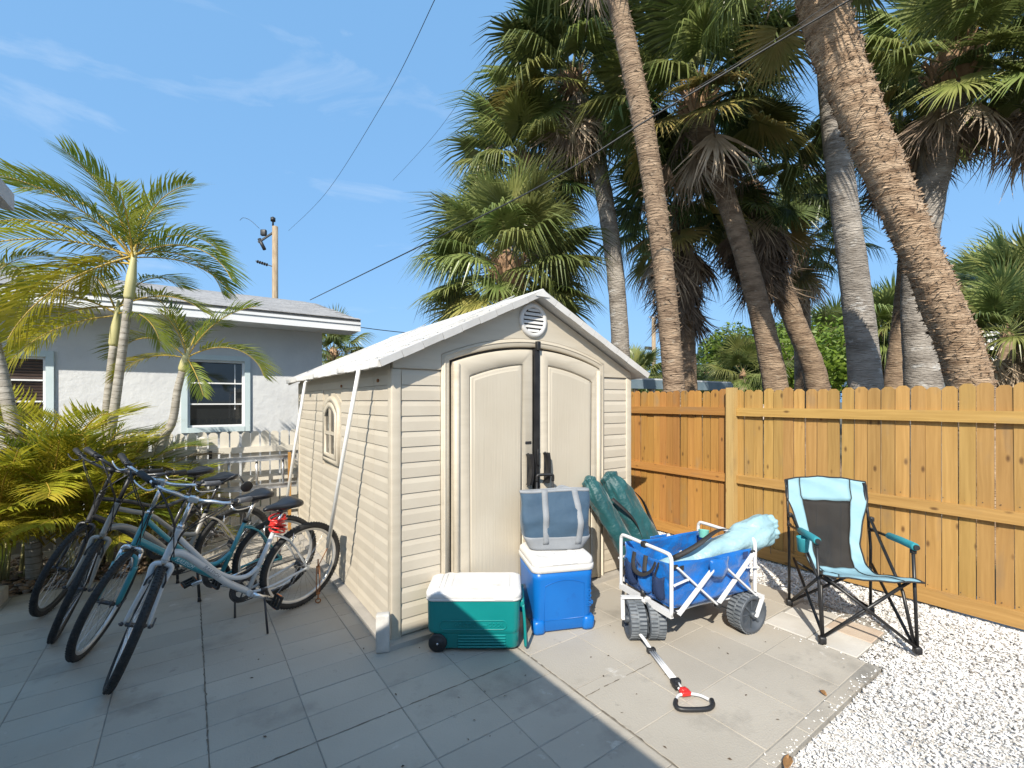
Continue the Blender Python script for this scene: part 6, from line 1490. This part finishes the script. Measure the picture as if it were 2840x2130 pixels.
# azimuths: camera right is -35 deg, away from camera is 55 deg
cr0 = math.radians(-35.2)
def az(a): return cr0 + math.radians(a)       # 0 = image right, 90 = away, 180 = image left, 270 = towards camera
rd = math.radians
A1 = [rooted(262, 4.75), GP(290, 1310, 4.75), GP(318, 1130, 4.75), GP(342, 950, 4.75), GP(357, 830, 4.75)]
areca('tallest areca palm with pale ringed stem rising behind the handlebars', A1, .048, .037, [
    (az(178), rd(38), 'g', 1.15, .2), (az(186), rd(8), 'y', 1.1, -.1), (az(172), rd(60), 'g', 1.1, .3), (az(5), rd(26), 'c', .85, 0), (az(12), rd(52), 'c', .72, .1), (az(100), rd(72), 'g', .9, 0), (az(80), rd(88), 's', 1.0, 0), (az(200), rd(82), 's', 1.15, 0),
    (az(150), rd(18), 'y', .9, 0), (az(220), rd(55), 'g', .95, .2), (az(300), rd(58), 'g', .75, 0), (az(60), rd(30), 'c', .8, 0), (az(195), rd(-22), 'y', 1.05, .3), (az(340), rd(70), 'g', .8, .2), (az(165), rd(48), 'g', 1.05, -.3), (az(205), rd(15), 'y', 1.0, .2), (az(120), rd(40), 'g', .9, 0), (az(250), rd(75), 'g', .8, .1), (az(30), rd(12), 'g', .7, 0)], .45)
A2 = [rooted(285, 4.95), GP(293, 1190, 4.95), GP(305, 1050, 4.95), GP(315, 960, 4.95)]
areca('shorter areca palm with a shaded stem just left of the tallest one', A2, .042, .036, [
    (az(185), rd(30), 'y', 1.0, .1), (az(170), rd(5), 'y', 1.05, 0), (az(0), rd(25), 'g', .75, 0), (az(200), rd(-10), 'y', .8, .2), (az(90), rd(60), 'g', .9, 0), (az(150), rd(50), 'g', 1.0, 0), (az(340), rd(5), 'g', .65, 0)], .40)
A3 = [rooted(405, 5.02), GP(440, 1260, 5.02), GP(478, 1170, 5.02), GP(492, 1085, 5.02), GP(506, 1030, 5.02)]
areca('small areca palm in front of the house window', A3, .05, .036, [
    (az(172), rd(42), 'c', .78, 0), (az(8), rd(30), 'c', .72, 0), (az(95), rd(66), 'g', .72, 0), (az(20), rd(64), 'g', .72, 0), (az(170), rd(70), 'g', .75, 0), (az(325), rd(-35), 's', .62, .2), (az(270), rd(70), 's', .7, 0), (az(185), rd(12), 'y', .6, 0)], .22)
A4 = [rooted(95, 4.4), GP(85, 1390, 4.4), GP(40, 1200, 4.4), GP(5, 1040, 4.4), GP(-30, 900, 4.4)]
areca('leaning areca stem cut by the left photo edge', A4, .06, .048, [
    (az(180), rd(40), 'g', 1.1, 0), (az(120), rd(45), 'g', 1.0, 0), (az(10), rd(60), 'g', .55, 0), (az(210), rd(20), 'y', 1.1, 0)], .4)
# bushy suckering clumps at their feet
def clump(label, p, n, hgt, seed, spread=.35, golden=.72):
    r = random.Random(seed); p = Vector(p); t = thing('areca_clump', label, 'shrub', p, 0, 'bushy areca clumps'); q = MB()
    for k in range(9):
        a = r.uniform(0, 6.28); d = r.uniform(0, spread * .5); o = V(math.cos(a) * d, math.sin(a) * d, -.02); q.tube([o, o + V(math.cos(a) * .06, math.sin(a) * .06, hgt * r.uniform(.3, .55))], [.018, .011], 6)
    st_ = q.build('stems', m_shaft, t)
    for k in range(n):
        a = k * 2.4 + r.uniform(-.3, .3); f = (k + .5) / n; el = rd(87 - 44 * f) + r.uniform(-.15, .15); d = r.uniform(.02, spread)
        o = V(math.cos(a) * d, math.sin(a) * d, hgt * (.22 + .45 * (1 - f) * r.uniform(.6, 1.1)))
        kind = ('sy' if r.random() < golden else 's') if r.random() < .35 else ('by' if r.random() < golden else 'b')
        if r.random() < .05: kind = 'd'
        inst('frond', r.choice(PIN[kind]), st_, leaf_matrix(o, a, el, r.uniform(-.4, .4), hgt * r.uniform(.55, .8) * (1.0 if kind[0] == 's' else .78)))
    return t
for lab, x, t_, n, h, sd in (('golden areca clump at the left photo edge', 5, 4.35, 42, 1.25, 1), ('full golden areca clump left of the tallest palm stem', 130, 4.5, 50, 1.4, 2), ('areca clump with bright fronds behind the black handlebars', 250, 4.65, 44, 1.25, 3),
                             ('areca clump reaching towards the picket fence', 370, 4.9, 30, .95, 4), ('half dry areca clump beside the small palm', 455, 5.1, 22, .7, 7)):
    q = PD(x, HY, t_); clump(lab, (q.x, q.y, -.06), n, h, sd)
# ------------------------------------------------------------------ beyond the fences
m_pole = mat('weathered_pole', (.26, .19, .12), (.38, .30, .20), .9, 5, .4, 30, st=(3, 3, .4), bdist=.01)
m_galv = mat('galvanised', (.35, .36, .37), (.48, .49, .50), .5, 8, metal=.5)
m_wire = mat('black_cable', (.02, .022, .024), None, .5)
def pole(label, x, ytop, t, r, fit):
    p = PD(x, HY, t); h = PD(x, ytop, t).z; o = thing('utility_pole', label, 'utility pole', (p.x, p.y, -.07), YAW * -1, 'utility poles')
    q = MB(); q.tube([(0, 0, 0), (0, 0, h)], [r * 1.15, r], 12); q.build('shaft', m_pole, o)
    fit(o, h, r); return o
def fit1(o, h, r):
    q = MB(); q.cyl((-.12, 0, h + .02), (-.12, 0, h + .55), .05, 8); q.cyl((-.12, 0, h + .3), (-.12, 0, h + .5), .13, 10); q.build('top_insulator', m_wire, o)
    q = MB(); q.bar((-.05, 0, h - .3), (-.95, 0, h - .9), .09, .09); q.rbox((-.65, 0, h - .35), (.32, .2, .35), .05); q.cyl((-.9, 0, h - .7), (-.6, 0, h - 1.3), .10, 8); q.build('cutout', m_wire, o)
    q = MB(); q.bar((-.05, 0, h - 2.3), (-1.1, 0, h - 1.95), .05, .05); 
    for k in range(5): q.cyl((-.45 - .13 * k, 0, h - 2.17 + .043 * k), (-.49 - .13 * k, 0, h - 2.157 + .043 * k), .09, 8)
    q.build('stand_off', m_wire, o)
    q = MB(); q.tube(catmull([(-.9, 0, h - .1), (-1.4, 0, h + .35), (-1.8, 0, h + .5), (-2.0, 0, h + .35)], 5), .012, 5); q.build('jumper_wire', m_wire, o)
    q = MB(); q.torus((0, 0, h - 4.6), r * 1.25, .03, Z_, 12, 5); q.rbox((.35, 0, h - 4.9), (.35, .2, .25), .04); q.rbox((-.4, 0, h - 4.7), (.25, .15, .2), .04); q.build('bracket', m_wire, o)
pole('wooden utility pole rising behind the white house roof', 763, 625, 26, .15, fit1)
def fit2(o, h, r):
    q = MB(); q.bar((-.9, 0, h - 3.0), (.3, 0, h - 3.1), .16, .3); q.build('transformer_arm', m_wire, o)
    q = MB(); q.tube([(0, 0, h), (0, 0, h + 1.1)], .03, 5); q.bar((-.5, 0, h + .1), (.5, 0, h + .05), .1, .1); q.tube(catmull([(-1.1, 0, h - 3.6), (-1.4, 0, h - 4.6), (-1.0, 0, h - 5.2), (-.7, 0, h - 4.4)], 5), .06, 5); q.build('fittings', m_galv, o)
pole('thin distant utility pole left of the slim palm trunk', 1813, 880, 46, .2, fit2)
def wire(label, pts, r, grp='overhead cables'):
    q = MB(); q.tube(catmull(pts, 10), r, 6); o = q.build('overhead_cable', m_wire); tag(o, label, 'cable', grp)
e2 = GP(2450, -60, 5.0)
wire('thick service cable from the house roof up to the top right corner', [GP(860, 832, 10.8), GP(1160, 685, 6.4), GP(1500, 515, 5.2), GP(1800, 330, 4.7), GP(2100, 150, 4.3), GP(2390, -20, 3.9)], .0085)
wire('thin pale cable just above the thick service cable', [GP(1710, 370, 4.85), GP(1900, 262, 4.5), GP(2150, 110, 4.15), GP(2330, -10, 3.9)], .0032)
wire('thin overhead wire crossing the open sky to the far pole', [GP(1215, -20, 7), GP(1060, 290, 11), GP(900, 540, 18), GP(800, 640, 25.5)], .0065)
wire('faint overhead wire nearer the palms in the open sky', [GP(1475, -20, 8), GP(1330, 200, 12), GP(1200, 380, 17), GP(1090, 500, 24)], .006)
wire('low wire passing behind the shed roof peak', [GP(1000, 908, 22), GP(1150, 925, 24), GP(1500, 955, 30)], .02)
wire('distant wire from the far pole to the left', [GP(1640, 975, 60), GP(1790, 985, 46), GP(2000, 978, 50)], .03)
wire('distant lower wire behind the slim palm trunk', [GP(1600, 1005, 60), GP(1812, 978, 46), GP(1990, 1010, 40)], .025)

# low flat-roofed carport just beyond the fence
m_cpt = mat('blue_grey_fascia', (.14, .20, .24), (.19, .25, .29), .5, 4)
m_cpr = mat('silver_roof_sheet', (.50, .52, .54), (.60, .62, .64), .5, 4)
cp = thing('carport', 'low flat carport roof with blue grey fascia behind the fence', 'carport', (6.6, 6.2, .22))
q = MB(); q.box((1.0, 1.2, 1.86), (5.2, 3.4, .03)); q.build('roof', m_cpr, cp)
q = MB(); q.box((1.0, -.515, 1.755), (5.24, .03, .17)); q.box((-1.617, 1.2, 1.755), (.03, 3.4, .17)); q.build('fascia', m_cpt, cp)
for x in (-1.4, 1.0, 3.4):
    for y in (-.3, 2.7):
        q = MB(); q.box((x, y, .85), (.09, .09, 1.8)); q.build('post', m_white, cp)
q = MB(); q.box((1.0, 2.85, .85), (5.0, .06, 1.8)); q.build('back_wall', m_scr, cp)
# shade-house with red tiles, far off
m_tile = mat('terracotta_tile', (.42, .17, .09), (.52, .25, .14), .8, 8, rand=.15)
m_pink = mat('pink_stucco', (.50, .42, .36), (.56, .47, .40), .85, 3)
hp = PD(2015, HY, 34)
th = thing('tiled_house', 'pinkish house with red clay tile roof far behind the palms', 'house', (hp.x, hp.y, .3), -YAW)
q = MB(); q.box((3.2, 3, 1.7), (7.2, 6, 3.4)); q.build('wall', m_pink, th)
q = MB(); q.box((.45, -.08, 1.9), (.12, .12, 2.6)); q.build('drain_pipe', m_scr, th)
q = MB(); q.box((3.2, -.25, 3.45), (8.0, .5, .22)); q.build('eave', mat('brown_eave', (.10, .075, .06), None, .7), th)
q = MB(); q.prism([(-.75, 3.55), (7.2, 3.55), (5.8, 5.6), (1.6, 5.6)], (0, -.62, 0), X_, Z_, Y_, .03); 
hipo = MB(); hipo.add([(-.8, -.65, 3.56), (7.3, -.65, 3.56), (7.3, 6.6, 3.56), (-.8, 6.6, 3.56), (2.8, 3, 5.5), (3.8, 3, 5.5)], [(0, 1, 5, 4), (1, 2, 5), (2, 3, 4, 5), (3, 0, 4), (0, 3, 2, 1)]); rf_ = hipo.build('roof', m_tile, th)
tm = MB(); tm.tube([(0, 0, 0), (0, .42, .22)], [.10, .085], 8); tme = tm.mesh('roof_tile', m_tile)
for k in range(30):
    for row in range(3): o = inst('roof_tile', tme, rf_); o.location = (-.72 + .27 * k * (1 - .05 * row) + .1 * row, -.68 + .40 * row, 3.56 + .213 * row)
for x in (1.5, 4.2):
    q = MB(); q.box((x, -.04, 1.9), (1.1, .08, 1.3)); wv = q.build('window', m_white, th); q = MB(); q.box((x, -.09, 1.9), (.95, .03, 1.15)); q.build('pane', m_glass, wv)
# grey-blue house at the far right
gp = PD(2800, HY, 17); gh = thing('blue_house', 'slate blue house wall with white trim at the far right behind the palms', 'house', (gp.x, gp.y, -.07), -YAW - .3)
q = MB(); q.box((1.5, 3, 1.5), (7, 6, 3.0)); q.build('wall', mat('slate_blue_wall', (.10, .15, .18), (.13, .18, .21), .8, 3), gh)
q = MB(); q.box((1.5, -.3, 3.05), (8.2, .4, .2)); q.prism([(-2.6, 3.15), (5.6, 3.15), (4.2, 4.4), (-1.2, 4.4)], (0, -.4, 0), X_, Z_, Y_, 6.6); q.build('roof', m_white, gh)

# leafy shrubs and trees: many small leaves through the crown's volume
m_lfb = mat('bright_leaf', (.10, .17, .018), (.18, .25, .03), .5, 3, transl=.35, rand=.1)
m_lfd = mat('olive_leaf', (.045, .075, .018), (.085, .12, .03), .55, 3, transl=.3, rand=.15)
m_bark = mat('shrub_bark', (.12, .09, .065), (.2, .16, .12), .9, 6)
def bush(label, x, y0, t, w, h, m, n, seed, cat='shrub', name='leafy_shrub', leaf=.07, group='shrubs beyond the fence'):
    r = random.Random(seed); b0 = PD(x, HY, t); o = thing(name, label, cat, (b0.x, b0.y, -.07), 0, group); zc = PD(x, y0, t).z
    q = MB(); q.tube(catmull([(0, 0, 0), (.06, .03, h * .3), (.02, -.05, h * .55)], 4), .05, 6)
    for k in range(6): a = k * 1.05; q.tube([(0.02, 0, h * (.2 + .05 * k)), (math.cos(a) * w * .25, math.sin(a) * w * .25, h * .55), (math.cos(a) * w * .4, math.sin(a) * w * .4, h * .75)], .02, 5)
    q.build('trunk', m_bark, o)
    lobes = [(V(r.uniform(-.33, .33) * w, r.uniform(-.33, .33) * w, h * r.uniform(.35, .85)), r.uniform(.16, .30) * w) for _ in range(13)]
    vs = []; fs = []
    for i in range(n):
        c, R = r.choice(lobes); d = V(r.gauss(0, 1), r.gauss(0, 1), r.gauss(0, 1)).normalized(); p = c + d * R * (r.random() ** .4) ; p.z = min(max(p.z, .1), h * 1.02)
        e = V(r.uniform(-1, 1), r.uniform(-1, 1), r.uniform(-.6, .6)).normalized(); f = d.cross(e).normalized(); e = (e * .9 + d * .2); l = leaf * r.uniform(.6, 1.3); k = len(vs)
        vs += [p - e * l, p + f * l * .42, p + e * l, p - f * l * .42]; fs += [(k, k + 1, k + 2), (k, k + 2, k + 3)]
    q = MB(); q.add(vs, fs); tag(q.build('crown', m, o, fix=False), kind='stuff'); return o
bush('bright green leafy shrub under the red tiled roof', 2085, 950, 20.5, 4.4, 5.2, m_lfb, 6500, 1, leaf=.13)
bush('bright green shrub between the curving palm and the grey trunk', 2235, 900, 21, 6.0, 5.8, m_lfb, 9000, 2, leaf=.13)
bush('olive shrub right of the far utility pole', 1930, 1020, 30, 7, 4.4, m_lfd, 5200, 3, leaf=.17)
bush('olive tree left of the far utility pole', 1790, 1040, 34, 6, 3.6, m_lfd, 4200, 4, leaf=.17)
bush('olive tree line segment behind the tiled house', 2030, 1010, 38, 9, 5.2, m_lfd, 4200, 5, leaf=.2)
bush('round green tree behind the grey trunk', 2450, 900, 26, 8, 6.4, m_lfd, 6000, 6, cat='tree', name='leafy_tree', leaf=.16)
bush('olive tree at the right behind the fan palmettos', 2790, 880, 30, 12, 8.0, m_lfd, 7000, 7, cat='tree', name='leafy_tree', leaf=.2)
bush('dark green tree past the right photo edge', 2960, 900, 20, 7, 5.5, m_lfd, 5200, 8, cat='tree', name='leafy_tree', leaf=.14)
def palmetto(label, x, y, t, size, n, seed, dead=8):
    r = random.Random(seed); top = PD(x, y, t); base = Vector((top.x, top.y, -.07)); o = thing('palmetto', label, 'palm', base, 0, 'palmettos beyond the fence'); I4 = Matrix.Translation(-base)
    q = MB(); q.tube([base, top - V(0, 0, .15)], [.16, .15], 8); q.build('trunk', m_trunkb, o, I4)
    q = MB(); q.tube([top - V(0, 0, .15), top, top + V(0, 0, .3)], [.17, .14, .03], 8); c = q.build('crown', m_boot, o, I4)
    for k in range(n):
        f = (k + .5) / n; inst('frond', r.choice(FAN['up' if f < .5 else 'mid']), c, leaf_matrix(top, k * 2.4 + r.uniform(-.3, .3), rd(85 - 105 * f), r.uniform(-.4, .4), size * r.uniform(.8, 1.1)))
    for k in range(dead): inst('dead_frond', r.choice(FAN['dead']), c, leaf_matrix(top - V(0, 0, .1), k * 2.4, rd(r.uniform(-80, -50)), 0, size * r.uniform(.7, .95)))
for lab, x, y, t, s, n, sd, dd in (('palmetto with pale hanging skirt between the two leaning trunks', 2320, 965, 24, 1.6, 34, 1, 18), ('palmetto just right of the curving palm foot', 2190, 985, 24, 1.3, 34, 2, 14), ('palmetto clump against the blue house at far right', 2790, 930, 11.5, 1.15, 30, 3, 12),
                                   ('bright palmetto at the right photo edge', 2830, 840, 12.5, 1.35, 28, 4, 6), ('palmetto showing left of the shaggy trunk foot', 2600, 960, 19, 1.5, 30, 5, 8), ('palmetto behind the dark slanting trunk', 2440, 930, 21, 1.7, 34, 6, 10), ('tall palmetto over the right end of the fence', 2735, 850, 18, 1.5, 34, 7, 4),
                                   ('low palmetto at the carport end', 2060, 1040, 19, 1.2, 26, 8, 0), ('palmetto left of the carport roof', 1760, 1050, 22, 1.2, 20, 9, 2)):
    palmetto(lab, x, y, t, s, n, sd, dd)
